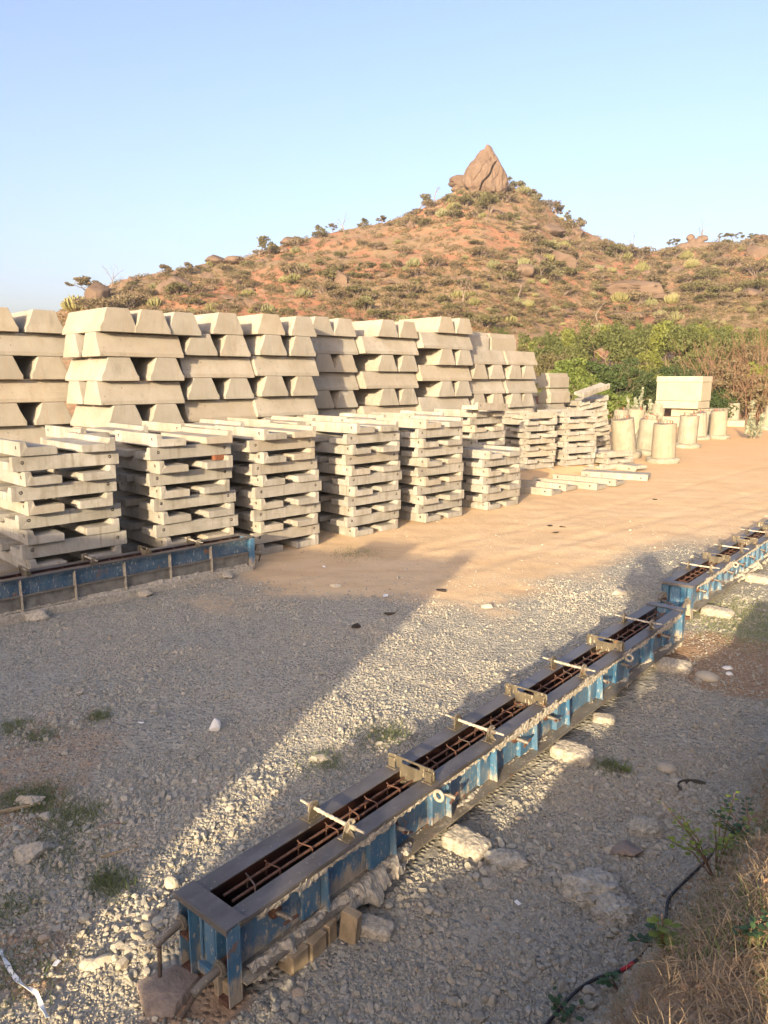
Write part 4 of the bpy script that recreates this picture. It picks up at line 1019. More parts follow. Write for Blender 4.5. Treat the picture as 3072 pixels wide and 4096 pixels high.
def end_frame(t, x, sgn, handles, top=.42, plain=False):
    """closing box of a mould end at local x, facing sgn"""
    zt = top; X = lambda a: x + sgn*a
    def bx(mb, a0, a1, y0, y1, z0, z1):
        q = sorted((X(a0), X(a1))); mb.box(q[0], q[1], y0, y1, z0, z1)
    mb = MB(); bx(mb, .001,.012,-.088,.088,.08,zt-.012); e = mb.build('end_plate', M['blue'], t)
    mb = MB(); bx(mb,.013,.045,-.088,.088,.05,.10); bx(mb,.0125,.03,-.035,.035,.12,zt-.03); bx(mb,.013,.026,-.088,-.07,.1,zt-.02); bx(mb,.013,.026,.07,.088,.1,zt-.02); mb.build('end_stiffener', M['blue'], e, bevel=.003)
    mb = MB(); bx(mb,-.03,.075,-.195,.195,zt+.0015,zt+.011); bx(mb,.0755,.083,-.195,.195,zt-.022,zt+.0105); mb.build('end_cap', M['steel'], t, bevel=.0015)
    for s in (-1, 1):
        mb = MB()
        for (y0, y1, a0, a1) in ((.098,.106,-.004,.072),(.106,.185,-.004,.004),(.177,.185,.0045,.072)): bx(mb, a0, a1, *sorted((s*y0, s*y1)), .02, zt-.011)
        mb.build('end_post', M['blue'], t, bevel=.002)
        mb = MB(); bx(mb,.02,.075,*sorted((s*.108,s*.176)),.21,.225); bx(mb,.02,.075,*sorted((s*.108,s*.176)),.02,.045); mb.build('post_shelf', M['rust'], t)
        if s in handles:
            z, swing = handles[s]
            mb = MB(); c = Vector((X(.078), s*.14, z)); d = Vector((sgn,0,0))
            mb.tube([c, c+d*.008], .038, 16); mb.tube([c+d*.009, c+d*.017], .032, 16)
            h = mb.build('crank_handle', M['mudsteel'], t, smooth=40)
            q = c+d*.14+Vector((0,0,-.03))
            mb = MB(); mb.tube([c+d*.017, c+d*.10+Vector((0,0,-.012)), q+d*.01], [.019,.021,.020], 10); mb.build('crank_screw', M['mudsteel'], h, smooth=50)
            g = q - d*.012
            sw = Vector((d.x*math.sin(swing[0]), math.sin(swing[1]), -math.cos(swing[1]))).normalized()
            mb = MB(); mb.tube([g - sw*.02, g + sw*swing[2]], .0105, 8); mb.build('crank_bar', M['rebar_grey'], h, smooth=50)
def rebar_cage(loc, deg, L, label, top=.42, step=.19):
    t = thing('rebar_cage', label, 'rebar', loc, rad(90-deg), 'rebar cages lying in the moulds')
    for y, z, m in ((-.020,top-.034,'rust'),(.045,top-.036,'rust'),(-.05,.20,'rebar_grey'),(.05,.20,'rebar_grey')):
        mb = MB(); mb.tube([(.09,y,z),(L*.3,y+.006,z-.004),(L*.62,y-.004,z+.003),(L-.09,y,z)], .0075, 7); mb.build('bar', M[m], t, smooth=60)
    x = .2
    while x < L-.12:
        j = R.uniform(-.03,.03); sk = R.uniform(-.025,.025)
        h = top-.018+R.uniform(-.004,.006)
        mb = MB(); pts = [(x+j,-.032,h-.07),(x+j,-.032,h-.010),(x+j+sk*.1,-.024,h),(x+j+sk*.9,.046,h),(x+j+sk,.054,h-.010),(x+j+sk,.054,h-.07)]
        mb.tube(pts, .0042, 6)
        mb.tube([(x+j+sk*.9,.045,h),(x+j+sk*.9-.010,.052,h+.018)], .004, 5)
        mb.build('stirrup', M['rust'] if R.random() < .75 else M['rebar_grey'], t, smooth=60); x += step
    return t
RIBS = [.56,1.10,1.64,2.18,2.74,3.26,3.88,4.44,5.05,5.62]
TIES, PLATES = [.78,2.18,3.6,5.11], [1.48,2.89,4.34]
n1 = ap(1.775, -2.585)
m1 = make_mould('nearest blue steel mould, crusted with mortar, crank handles at its near end', n1, 40.0, 5.88, RIBS, [.26,1.16,1.62,2.53,2.99,3.92,4.38,5.38], TIES, PLATES, [1.47,4.36], seed=2)
end_frame(m1, 0, -1, {1:(.30,(0,.06,.18)), -1:(.215,(.1,.5,.20))}); end_frame(m1, 5.88, 1, {})
rebar_cage(n1, 40.0, 5.88, 'rusty rebar cage lying in the nearest blue mould')
n2 = ap(8.72, -2.925)
m2 = make_mould('second blue steel mould of the right row, beginning past the nearest one', n2, 39.8, 5.88, RIBS, [.34,.95,1.5,2.05,2.62,3.2,4.0,4.6], [.78,2.18,3.6,5.11], [1.48,2.89,4.34], [1.6,4.3], seed=4)
end_frame(m2, 0, -1, {1:(.27,(.1,-1.35,.20)), -1:(.24,(.2,.55,.16))}); end_frame(m2, 5.88, 1, {})
rebar_cage(n2, 39.8, 5.88, 'rusty rebar cage lying in the second mould of the right row')
nl = ap(6.78, -8.69) - dirv(45.3)*5.88 ; nl = Vector((nl.x, nl.y, 0))
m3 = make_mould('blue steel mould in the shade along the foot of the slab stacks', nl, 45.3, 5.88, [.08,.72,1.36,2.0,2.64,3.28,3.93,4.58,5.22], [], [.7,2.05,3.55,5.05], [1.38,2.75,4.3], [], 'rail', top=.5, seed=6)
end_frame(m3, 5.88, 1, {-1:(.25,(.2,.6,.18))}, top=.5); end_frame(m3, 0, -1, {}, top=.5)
rebar_cage(nl, 45.3, 5.88, 'dark rebar cage in the shaded mould by the slab stacks', top=.5)
# wooden and stone packing under the moulds
mb = MB(); mb.box(-.05,.05,-.06,.06,0,.112); WB = mb.mesh('wood_block', M['wood'], bevel=.004)
def footing(seed, s):
    v, f = ICO5; p_ = 5.0; q = (np.abs(v)**p_).sum(1)**(-1/p_); V = v*q[:,None]*np.array([1.25,.75,.55])
    V = V*(1+.10*fbm(V*2.2+seed, 3, seed)[:,None]) + .05*np.stack([fbm(V*8+k*9, 3, seed+k) for k in range(3)],1)
    return np_mesh('footing_block', V*s, f, M['mud'], smooth=False)
def m1p(x, y, z=0.0):
    d = dirv(40); l = Vector((-d.y, d.x, 0)); q = n1 + d*x + l*y; return Vector((q.x, q.y, z))
for x, y, s, rz, tl, lb in [(.0,-.09,(1,.8,1),.1,0,'pale wooden block under the end plate of the near mould'),(.02,.12,(.9,.7,1),.5,0,'darker wooden block under the near mould upper corner'),(.30,-.20,(1.1,.9,.9),.05,0,'first of three wooden blocks along the near mould foot'),(.42,-.21,(1.1,.8,.9),.1,0,'second of three wooden blocks along the near mould foot'),(.53,-.20,(.7,.7,1),.2,0,'third of three wooden blocks along the near mould foot'),(.60,-.29,(.5,.8,1.5),.2,.12,'wooden block standing on end beside the near mould foot')]:
    p = m1p(x, y); o = link('wood_block', WB, None, (p.x, p.y, gz(p.x,p.y)-.005), (tl,0,rad(50)+rz)); o.scale = s; tag(o, lb, 'wood block', 'timber packing under the near mould')
for k, (x, y, s, lb, mt) in enumerate([(1.60,-.34,.13,'mortar covered footing block jutting out under the near mould','mud'),(3.02,-.34,.14,'rusty mortar covered footing block by the middle of the near mould','mud'),(5.25,-.32,.15,'footing block under the far end of the near mould','mud'),(.72,-.36,.085,'cracked footing slab at the near mould front right corner','mud'),(3.75,-.27,.08,'lump of mortar under the near mould, past its middle','mud')]):
    p = m1p(x, y)
    tag(link('footing_block', footing(400+k, s*.9), None, (p.x, p.y, gz(p.x,p.y)+.015), (.05,.05,rad(-40+k*7))), lb, 'footing')
d2 = dirv(39.8); l2 = Vector((-d2.y, d2.x, 0))
for k, (x, y, s, lb) in enumerate([(.35,-.36,.16,'footing block at the near corner of the second mould'),(2.35,-.36,.16,'footing block jutting from under the second mould')]):
    p = n2 + d2*x + l2*y
    tag(link('footing_block', footing(420+k, s*.9), None, (p.x, p.y, gz(p.x,p.y)+.015), (0,.05,rad(-40))), lb, 'footing')
d3 = dirv(45.2); l3 = Vector((-d3.y, d3.x, 0))
for k, (x, s, lb) in enumerate([(2.75,.15,'spilt mortar lump at the foot of the shaded mould, leftmost'),(4.15,.12,'spilt mortar lump at the foot of the shaded mould, middle'),(5.4,.11,'spilt mortar lump at the foot of the shaded mould near its end')]):
    V, F = clod(ICO4, 440+k, .35, 1.8, (1.2,.9,.5), 4); p = nl + d3*x - l3*.30
    tag(link('mortar_lump', np_mesh('mortar_lump', V*s, F, M['mud'], True), None, (p.x, p.y, gz(p.x,p.y)+.03), (0,0,k)), lb, 'lump')
mb = MB(); mb.box(0,.20,0,.10,0,.075); bk = mb.build('brick', M['brownbrick'], None, bevel=.008)
bk.location = ab(6.05, 9.66, 1.49+.112); bk.rotation_euler = (0,0,ANG); tag(bk, 'red brown brick wedged between slabs of the second front-row stack', 'brick')
# ------------------------------------------------------------------ plants: building blocks
def quads(C, size, r, elong=1.6, up=0.0):
    n = len(C); d = r.normal(size=(n,3)); d[:,2] += up; d /= np.linalg.norm(d, axis=1)[:,None]
    e = np.cross(d, r.normal(size=(n,3))); e /= np.linalg.norm(e, axis=1)[:,None]
    s = np.broadcast_to(size, n)[:,None]*r.uniform(.65,1.3,(n,1)); L = d*s*elong*.5; Wd = e*s*.5
    V = np.stack([C-L, C+Wd*.9-L*.1, C+L, C-Wd*.9-L*.1], 1).reshape(-1,3)
    return V, np.arange(4*n).reshape(n,4)
def clump_points(n, centers, radii, r, shell=.55, flat=1.0):
    k = r.integers(0, len(centers), n); d = r.normal(size=(n,3)); d /= np.linalg.norm(d, axis=1)[:,None]
    q = np.maximum(r.random(n)**.5, shell*r.random(n))
    return centers[k] + d*(radii[k]*q)[:,None]*np.array([1,1,flat])
def tubes_np(mb):
    q = [f for f in mb.f if len(f) == 4]; return np.array(mb.v), np.array(q)
def join(parts):
    V = []; F = []; mi = []; o = 0
    for v, f, m in parts:
        V.append(v); F.append(f+o); mi.append(np.full(len(f), m)); o += len(v)
    return np.concatenate(V), np.concatenate(F), np.concatenate(mi)
def branch(mb, p, d, L, r, depth, rr, spread=.6, up=.25, n=5, tips=None, kids=(2,3)):
    pts = [p]; rad_ = [r]; q = p.copy(); dd = d.copy()
    for k in range(3):
        dd = (dd + Vector((rr.gauss(0,.18), rr.gauss(0,.18), rr.gauss(0,.10)+up*.2))).normalized(); q = q + dd*(L/3); pts.append(q.copy()); rad_.append(r*(1-.45*(k+1)/3))
    mb.tube(pts, rad_, n, caps=False)
    if depth == 0:
        if tips is not None: tips.append(q.copy())
        return
    for k in range(rr.randint(*kids)):
        a = rr.uniform(0, 6.283); e = dd.orthogonal().normalized(); e.rotate(Matrix.Rotation(a, 3, dd))
        nd = (dd + e*spread*rr.uniform(.6,1.3) + Vector((0,0,up*.5))).normalized()
        branch(mb, pts[-1] if k or rr.random() < .7 else pts[2], nd, L*rr.uniform(.6,.85), r*.55, depth-1, rr, spread, up, max(3, n-1), tips, kids)
def euphorbia_mesh(seed, mat):
    r = random.Random(seed); mb = MB(); n = 85
    for k in range(n):
        a = r.uniform(0, 6.283); q = math.sqrt(r.random()); top = 1.0*math.sqrt(max(.05, 1-.75*q*q))*r.uniform(.8,1.1)
        bx, by = .25*q*math.cos(a), .25*q*math.sin(a); ex, ey = .85*q*math.cos(a), .85*q*math.sin(a)
        mb.tube([(bx,by,0),(bx*.4+ex*.75,by*.4+ey*.75,top*.35),(ex,ey,top*.72),(ex*1.03,ey*1.03,top)], [.03,.045,.05,.035], 4, caps=True)
    v = np.array(mb.v); f = np.array([q for q in mb.f if len(q) == 4])
    return np_mesh('candelabra_bush', v, f, M[mat])
def shrub_mesh(name, seed, leafmat, barkmat='bare', n=1000, leaf=.085, flat=.62, stems=14, nclump=16, tall=1.0):
    r = np.random.default_rng(seed); rr = random.Random(seed); mb = MB()
    for k in range(stems):
        a = rr.uniform(0,6.283); branch(mb, Vector((.08*math.cos(a),.08*math.sin(a),-.05)), Vector((math.cos(a)*.75, math.sin(a)*.75, 1)).normalized(), .55*tall, .022, 1, rr, .6, .15, 4, None, (2,3))
    a = r.uniform(0,6.283,nclump); q = np.sqrt(r.random(nclump))*.78
    c = np.stack([q*np.cos(a), q*np.sin(a), (.22+.5*np.sqrt(1-q*q*.85)*r.uniform(.55,1.15,nclump))*tall], 1); ra = r.uniform(.20,.40,nclump)
    P = clump_points(n, c, ra, r, .6, flat); P = P[P[:,2] > -.02]
    lv, lf = quads(P, leaf, r, 1.9, .2); tv, tf = tubes_np(mb)
    V, F, mi = join([(tv,tf,1),(lv,lf,0)]); return np_mesh(name, V, F, [M[leafmat], M[barkmat]], mi=mi)
def tree_parts(seed, leafmat, barkmat, n=1500, leaf=.06, flat=.45, h=1.0, depth=3, trunk=.035, lean=.12, umbrella=True, spread=.6, cl=.22, first=.40):
    """trunk mesh and crown mesh of a tree of unit height"""
    r = np.random.default_rng(seed); rr = random.Random(seed); mb = MB(); tips = []
    branch(mb, Vector((0,0,-.03)), Vector((rr.uniform(-lean,lean), rr.uniform(-lean,lean), 1)).normalized(), first*h, trunk, depth, rr, spread, .05 if umbrella else .3, 6, tips, (2,3))
    tv, tf = tubes_np(mb); tm = np_mesh('trunk', tv, tf, M[barkmat], True)
    if not n: return tm, None
    c = np.array([t[:] for t in tips]); ra = r.uniform(.6,1.2,len(c))*cl
    P = clump_points(n, c, ra, r, .5, flat); lv, lf = quads(P, leaf, r, 1.8, .1)
    return tm, np_mesh('crown', lv, lf, M[leafmat])
def make_tree(name, parts, label, cat, loc, s, rz, group=None, cache={}):
    key = parts[0].name
    if key in cache: return dup(cache[key], loc, (0,0,rz), s if isinstance(s, tuple) else (s,s,s), label, group)
    t = thing(name, label, cat, loc, rz, group); t.scale = s if isinstance(s, tuple) else (s,s,s)
    link('trunk', parts[0], t)
    if parts[1] is not None: link('crown', parts[1], t)
    cache[key] = t; return t

# ------------------------------------------------------------------ plants on the hill
EU = [euphorbia_mesh(500+k, 'euphorbia' if k < 3 else 'euphorbia_pale') for k in range(5)]
TH = [shrub_mesh('thorn_bush', 510+k, 'thorn', n=850, leaf=.075, stems=20) for k in range(4)]
OL = [shrub_mesh('olive_bush', 520+k, 'olive', n=1150, leaf=.08) for k in range(4)]
AC = [tree_parts(530+k, 'acacia' if k != 1 else 'thorn', 'bare', n=1300, leaf=.034, flat=.55, spread=1.0, cl=.085, first=.24, trunk=.03, depth=4) for k in range(3)]
BT = [tree_parts(540+k, 'thorn', 'bare', n=0, depth=5, trunk=.042, umbrella=False, spread=.55) for k in range(3)]
SKX = np.array([q[0] for q in SKY], float); SKYY = np.array([q[1] for q in SKY], float)
def region(x, y):
    h = (y-np.interp(x, SKX, SKYY))/(700-np.interp(x, SKX, SKYY)+1e-6)
    v = 'high' if h < .3 else ('midway' if h < .62 else 'low')
    for xm, tx in ((330,'at the left foot of the hill'),(470,'on the left spur above the third block stack'),(600,'on the left spur near the skyline acacia'),(720,'on the slope left of the peak'),(850,'on the open slope with bare orange soil'),(1000,'on the left flank of the peak'),(1120,'straight below the pinnacle rock'),(1270,'on the right flank of the peak'),(1400,'under the skyline dip'),(1530,'under the hoodoo rock'),(9999,'on the far right slope')):
        if x < xm: return v, tx
    return v, tx
KINDW = {'candelabra_bush': ('yellow green candelabra cactus bush','bush'), 'thorn_bush': ('grey brown thorn bush','bush'), 'olive_bush': ('olive green thorn bush','bush')}
def hill_plant(me, name, x, y, wpx, rz, label=None, sz=1.0):
    p, r = hill_pt(x, y); s = wpx*K/FS*r/1.75
    o = link(name, me, None, (p.x, p.y, p.z-.08*s), (0,0,rz)); o.scale = (s, s, s*sz)
    kw, cat = KINDW[name]
    if label is None:
        v, tx = region(x, y); size = 'small' if s < 1.0 else ('large' if s > 2.0 else 'medium')
        label = f'{size} {kw} {v} {tx}'; tag(o, label, cat, f'{size} {kw} group {v} {tx}')
    else: tag(o, label, cat)
    return o
def on_hill(x, y): return y > np.interp(x, SKX, SKYY)+3
rr = random.Random(77)
# the ones the eye picks out
for x, y, wd, k, sz, lb in [(165,672,56,0,1.0,'big yellow green candelabra bush hugging the leftmost bald boulder'),(455,674,30,1,1.1,'bright candelabra bush just above the fourth block stack'),(335,662,34,1,1,'candelabra bush between the two bald boulders'),(300,660,40,3,.9,'pale candelabra bush right of the leftmost bald boulder'),
    (1385,590,32,1,1.2,'candelabra bush with a bright yellow crown on the right slope'),(1452,655,34,0,1.1,'round bright candelabra bush right of the very wide rock face'),(1125,580,36,3,1.0,'pale candelabra clump above the wide rock slab'),(1015,440,22,1,1,'yellow candelabra bush below the pinnacle beside the dark shrub'),(1042,470,18,1,1,'small yellow candelabra bush on the bare soil under the pinnacle'),(985,452,26,0,1,'candelabra bush left below the pinnacle'),(1190,545,40,0,1.1,'tall candelabra mass above the steep fluted boulder'),(1455,655+40,44,3,.8,'pale candelabra bush low above the tree belt'),(1130,418,34,3,.8,'rounded pale candelabra bush right of the pinnacle'),(1005,560,16,1,1,'small bright candelabra bush in the middle of the slope')]:
    hill_plant(EU[k], 'candelabra_bush', x, y, wd, rr.uniform(0,6), lb, sz)
for x, y, wd, k, sz, lb in [(1055,458,56,0,1.3,'dark dense shrub at the foot of the pinnacle'),(1003,446,42,1,1.1,'olive shrub under the left foot of the pinnacle'),(975,436,30,2,1.1,'shrub farther left below the pinnacle'),(1118,412,40,3,1.0,'rounded shrub at the right foot of the pinnacle'),(820,690,60,1,.7,'wide dull green bush on the lower slope behind the blocks'),(1045,712,70,2,.9,'large dark olive bush at the foot of the hill beside the last block stack'),(1530,650,56,3,.6,'wide dark flat bush on the right slope'),(1025,530,34,1,.6,'flat dark shrub on the bare soil below the peak'),(1105,498,26,2,.7,'small dark flat shrub on the right of the bare soil'),(1140,500,34,3,.7,'low green flat shrub beside the small dark one'),(920,490,34,0,.9,'grey green shrub below the left flank acacia'),(985,475,46,2,.9,'rounded shrub with a forked stem left below the pinnacle')]:
    hill_plant(OL[k], 'olive_bush', x, y, wd, rr.uniform(0,6), lb, sz)
cells = {}
def spread(n, kinds, name, wmin, wmax, gap, dens=lambda x,y:1.0, ymax=715):
    got = 0; tries = 0
    while got < n and tries < n*60:
        tries += 1
        x = rr.uniform(150, 1665); y = rr.uniform(400, ymax)
        if not on_hill(x, y) or rr.random() > dens(x, y): continue
        wd = wmin*(wmax/wmin)**(rr.random()**1.4)
        if y < np.interp(x, SKX, SKYY)+18: wd *= .7
        g = gap*wd
        if any(abs(x-a) < g+b*.2 and abs(y-c) < (g+b*.2)*.62 for a, c, b in cells.get(name, [])): continue
        cells.setdefault(name, []).append((x, y, wd)); got += 1
        hill_plant(rr.choice(kinds), name, x, y, wd, rr.uniform(0,6.28), None, rr.uniform(.75,1.1))
bare = lambda x, y: .18 if (math.hypot((x-860)/190, (y-535)/42) < 1 or math.hypot((x-1070)/90, (y-490)/55) < 1) else 1.0
spread(95, EU, 'candelabra_bush', 15, 42, .42, lambda x, y: bare(x,y)*(.55 if x < 900 else 1))
spread(190, TH, 'thorn_bush', 26, 66, .35, bare)
spread(100, OL, 'olive_bush', 22, 60, .4, lambda x, y: bare(x,y)*(.6 if y < 600 else 1))
def scrub_mass(n=5200):
    r = np.random.default_rng(91); parts = []
    tpl = [np.array(m.vertices.foreach_get('co', (b := np.zeros(len(m.vertices)*3))) or b).reshape(-1,3) for m in ()]
    for k in range(n):
        for _ in range(30):
            x = rr.uniform(60, 1700); y = rr.uniform(395, 725)
            if on_hill(x, y) and rr.random() < (.5 if bare(x,y) < 1 else 1): break
        p, rd_ = hill_pt(x, y); s = rr.uniform(6, 22)*K/FS*rd_/1.75
        m = 64; d = r.normal(size=(m,3)); d /= np.linalg.norm(d,axis=1)[:,None]; P = d*(r.random((m,1))**.4)*np.array([.85,.85,.45]) + np.array([0,0,.32])
        v, f = quads(P*s + np.array(p[:]), .15*s, r, 2.0, .3); parts.append((v, f, int(r.integers(0,4))))
    V, F, mi = join(parts)
    tag(link('hillside_scrub', np_mesh('hillside_scrub', V, F, [M['thorn'], M['olive'], M['drygrass'], M['thorn']], mi=mi)), kind='stuff')
scrub_mass()
# trees standing on the skyline and the slopes
def hill_tree(x, y, hpx, parts, name, label, sx=1.0, group=None):
    p, r = hill_pt(x, y); s = hpx*K/FS*r*(1.7 if name == 'acacia_tree' else 1.15)
    make_tree(name, parts, label, 'tree', (p.x, p.y, p.z-.03*s), (s*sx, s*sx, s), rr.uniform(0,6.28), group)
for x, y, h, k, sx, lb in [(560,556,38,0,1.2,'flat topped acacia tree on the left skyline'),(190,640,38,1,1.5,'spreading grey acacia above the leftmost bald boulder'),(335,600,28,1,1.3,'brown acacia behind the broad bald boulder'),(395,590,22,1,1.2,'thin brown acacia on the skyline right of the broad boulder'),
    (905,455,30,0,1.1,'grey green acacia on the left flank skyline'),(690,508,18,0,1.2,'first small acacia on the skyline left of the peak'),(720,502,18,1,1.2,'second small acacia on the skyline left of the peak'),(780,492,20,0,1.3,'third small acacia on the skyline left of the peak'),(825,482,20,1,1.3,'acacia on the skyline where the ridge meets the peak'),
    (1155,432,28,1,1.3,'acacia highest on the right edge of the peak'),(1175,448,26,0,1.3,'grey acacia second down the right edge of the peak'),(1198,468,34,1,1.2,'brown acacia third down the right edge of the peak'),(1215,488,20,0,1.1,'small acacia fourth down the right edge of the peak'),(1247,496,24,0,1.1,'small lone acacia right of the peak against the sky'),
    (1098,388,18,2,1.0,'little tree clinging to the right side of the pinnacle'),(800,600,30,2,1.3,'acacia in the middle of the open slope'),(1380,640,40,1,1.5,'thorn tree beside the very wide rock face'),(1445,535,14,2,1.4,'small tree left of the hoodoo rock'),(1462,532,16,2,1.4,'small tree close left of the hoodoo rock'),(1580,525,18,2,1.5,'rounded small tree on the right skyline'),(1565,524,16,2,1.4,'small tree right of the hoodoo rock'),(1620,524,15,2,1.5,'last small tree on the right skyline'),
    (1170,605,36,2,1.0,'slim tree left of the steep fluted boulder foot'),(1200,612,36,0,1.1,'forked tree below the steep fluted boulder')]:
    hill_tree(x, y, h, AC[k], 'acacia_tree', lb, sx)
for x, y, h, k, lb in [(745,506,36,0,'bare pale tree on the skyline left of the peak'),(940,428,28,1,'bare tree on the left flank just under the pinnacle'),(1370,540,28,2,'leafless tree standing in the skyline dip'),(1345,540,14,0,'small leafless bush tree left of the skyline dip tree'),(235,640,46,2,'leafless tree behind the leftmost bald boulder'),(1520,530,42,0,'bare branching tree behind the hoodoo rock'),(460,556,16,1,'small bare tree on the layered outcrop'),(1000,655,46,1,'fallen looking pale bare tree on the lower slope'),(1120,650,40,2,'pale bare shrub tree on the lower middle slope'),(1290,700,40,0,'bare tree at the top of the tree belt')]:
    hill_tree(x, y, h, BT[k], 'bare_tree', lb)

# ------------------------------------------------------------------ the green belt at the foot of the hill
TG = [tree_parts(560+k, ('tree_green','tree_green','yellow_green','tree_green')[k], 'bark', n=3200, leaf=.032, flat=.85, depth=4, trunk=.016, umbrella=False, spread=.7, cl=.15) for k in range(4)]
for k in range(44):
    row = k % 3; x = 1100 + (k//3)*41 + rr.uniform(-16,16); r = (70,77,84)[row] + rr.uniform(-2,2)
    a = azel(x*K, 700*K)[0]; px, py = r*math.sin(a), r*math.cos(a); z = max(hz(px, py), -.1)
    topy = np.interp(x, [1035,1120,1200,1350,1480,1659], [760,742,714,700,698,712]) + rr.uniform(-6,12) - 0*row
    ztop = H + (821-topy)/1593*r; s = max(2.4, (ztop - z)*.80)
    q = 2 if (k % 7 == 3) else (k*5 % 4 if k*5 % 4 != 2 else 0)
    pos = k//3
    make_tree('belt_tree', TG[q], f'{("slender green","leafy green","bushy green")[row]} young tree, {("front","middle","back")[row]} row of the belt, place {pos+1} from the left' if False else f'{"yellowing" if q == 2 else "green"} young tree, number {pos+1} from left, {("front","middle","back")[row]} row of the tree belt', 'tree', (px, py, z-.05), (s*rr.uniform(.62,.85),)*2+(s,), rr.uniform(0,6.28), 'young trees in the belt below the hill')
def bush(name, seed, mat, x, ytop, wpx, r, label, n=4200, leaf=.05, flat=.6, group=None, z0=None, bark='bark', nclump=34, cat='bush'):
    a = azel(x*K, 700*K)[0]; px, py = r*math.sin(a), r*math.cos(a); z = max(hz(px,py), -.02) if z0 is None else z0
    hh = max(.8, H + (821-ytop)/1593*r - z); wr = wpx/1593*r*.62
    g = np.random.default_rng(seed); gr = random.Random(seed)
    t = thing(name, label, cat, (px, py, z), 0, group)
    mb = MB()
    for k in range(10):
        b = gr.uniform(0,6.28); branch(mb, Vector((wr*.15*math.cos(b), wr*.15*math.sin(b), 0)), Vector((math.cos(b)*.6*wr, math.sin(b)*.6*wr, hh*.9)).normalized(), hh*.42, .022, 2, gr, .6, .15, 5, None, (2,3))
    tv, tf = tubes_np(mb); link('stems', np_mesh('stems', tv, tf, M[bark], True), t)
    b = g.uniform(0,6.283,nclump); q = np.sqrt(g.random(nclump))*.85
    c = np.stack([q*np.cos(b)*wr, q*np.sin(b)*wr, (.12+.72*np.sqrt(1-q*q*.8)*g.uniform(.35,1.1,nclump))*hh], 1)
    P = clump_points(n, c, g.uniform(.16,.30,nclump)*min(wr,hh)*1.15, g, .6, flat); P = P[P[:,2] > .05]
    lv, lf = quads(P, leaf*3.2, g, 2.0, .25); link('foliage', np_mesh('foliage', lv, lf, M[mat]), t)
    return t
for k, (x, yt, wd, r, mat, n, lb) in enumerate([(1500,745,70,60,'tree_green',2600,'green bush right of the cream tank, high in the belt'),(1600,725,80,61,'tree_green',2600,'green bush behind the brown thicket'),(1655,760,50,54,'yellow_green',1500,'yellow green bush at the right picture edge'),(1238,772,100,47,'green',6500,'bright green feathery bush beside the far end of the block stacks'),(1300,768,95,48,'green_dark',7000,'dark green dense bush, left one behind the standing pedestals'),(1365,770,100,53,'green_dark',7000,'dark green dense bush behind the silver plant'),(1280,812,70,44.5,'green',3800,'low bright bush behind the slumped slab heap'),
     (1465,786,110,57,'green_dark',6500,'spreading dark green bush behind the cream tank'),(1550,836,90,52,'green_dark',4200,'low drooping dark bush right of the cream tank'),(1345,838,60,45,'green',2600,'low light green bush left of the silver plant'),(1420,800,70,55,'yellow_green',2600,'yellowing bush above the cream tank'),(1185,750,90,60,'olive',4000,'dull green bush behind the last block stack'),(1110,735,100,62,'olive',4500,'dull green bush above the ninth block stack'),(1060,725,70,63,'tree_green',3500,'green bush rising behind the eighth block stack'),(1400,752,70,62,'yellow_green',3000,'bright yellow green bush in the middle of the belt')]):
    bush('leafy_bush', 600+k, mat, x, yt, wd, r, lb, n=int(n*2.6), nclump=60, leaf=.030 if 'dark' in mat else .036)
for k, (x, yt, wd, r) in enumerate([(1575,742,56,57),(1625,735,56,58),(1690,735,70,57),(1585,795,50,52),(1622,785,50,53),(1652,800,50,52)]):
    t = bush('twiggy_bush', 640+k, 'twigleaf' if 'twigleaf' in M else 'thorn', x, yt, wd, r, f'reddish twiggy bush, {ORDN[k]} in the brown thicket at the right', n=1800, leaf=.035, bark='twig', group='reddish twiggy bushes of the right thicket')
    gr = random.Random(700+k); mb = MB(); h = H + (821-yt)/1593*r
    for q in range(15):
        b = gr.uniform(0,6.28); branch(mb, Vector((gr.uniform(-.8,.8), gr.uniform(-.6,.6), 0)), Vector((math.cos(b)*.28, math.sin(b)*.28, 1)).normalized(), h*.62, .035, 1, gr, .3, .3, 4, None, (2,3))
    tv, tf = tubes_np(mb); link('twigs', np_mesh('twigs', tv, tf, M['twig'], True), t)
def silver_plant(x, ybase, hpx, r, label, seed, nst):
    a = azel(x*K, 700*K)[0]; px, py = r*math.sin(a), r*math.cos(a); h = hpx/1593*r; g = np.random.default_rng(seed); gr = random.Random(seed)
    t = thing('silver_leaved_plant', label, 'plant', (px, py, 0), 0); mb = MB(); P = []
    for k in range(nst):
        b = gr.uniform(0,6.28); q = gr.uniform(.05,.55)*h*.8; hh = h*(1 if k == 0 else gr.uniform(.45,.8)); q = .05 if k == 0 else q
        pts = [Vector((q*.3*math.cos(b), q*.3*math.sin(b), 0)), Vector((q*.8*math.cos(b), q*.8*math.sin(b), hh*.5)), Vector((q*math.cos(b), q*math.sin(b), hh))]
        mb.tube(pts, [.03,.022,.01], 5)
        for i in range(int(60*hh/h)+20):
            u_ = gr.uniform(.1,1); c = pts[0].lerp(pts[1], u_*2) if u_ < .5 else pts[1].lerp(pts[2], u_*2-1); d = gr.uniform(0,6.28); w_ = .26*(1.15-u_)
            P.append((c.x+math.cos(d)*w_*gr.random(), c.y+math.sin(d)*w_*gr.random(), c.z+gr.uniform(-.02,.06)))
    link('stems', mb.mesh('stems', M['bark']), t); lv, lf = quads(np.array(P), .14, g, 1.5, .8); link('leaves', np_mesh('leaves', lv, lf, M['silver']), t)
silver_plant(1395, 870, 96, 41, 'silver leaved plant with upright stems left of the cream tank', 801, 16)
silver_plant(1643, 880, 74, 40, 'silver leaved plant at the right edge beside precast units', 802, 5)
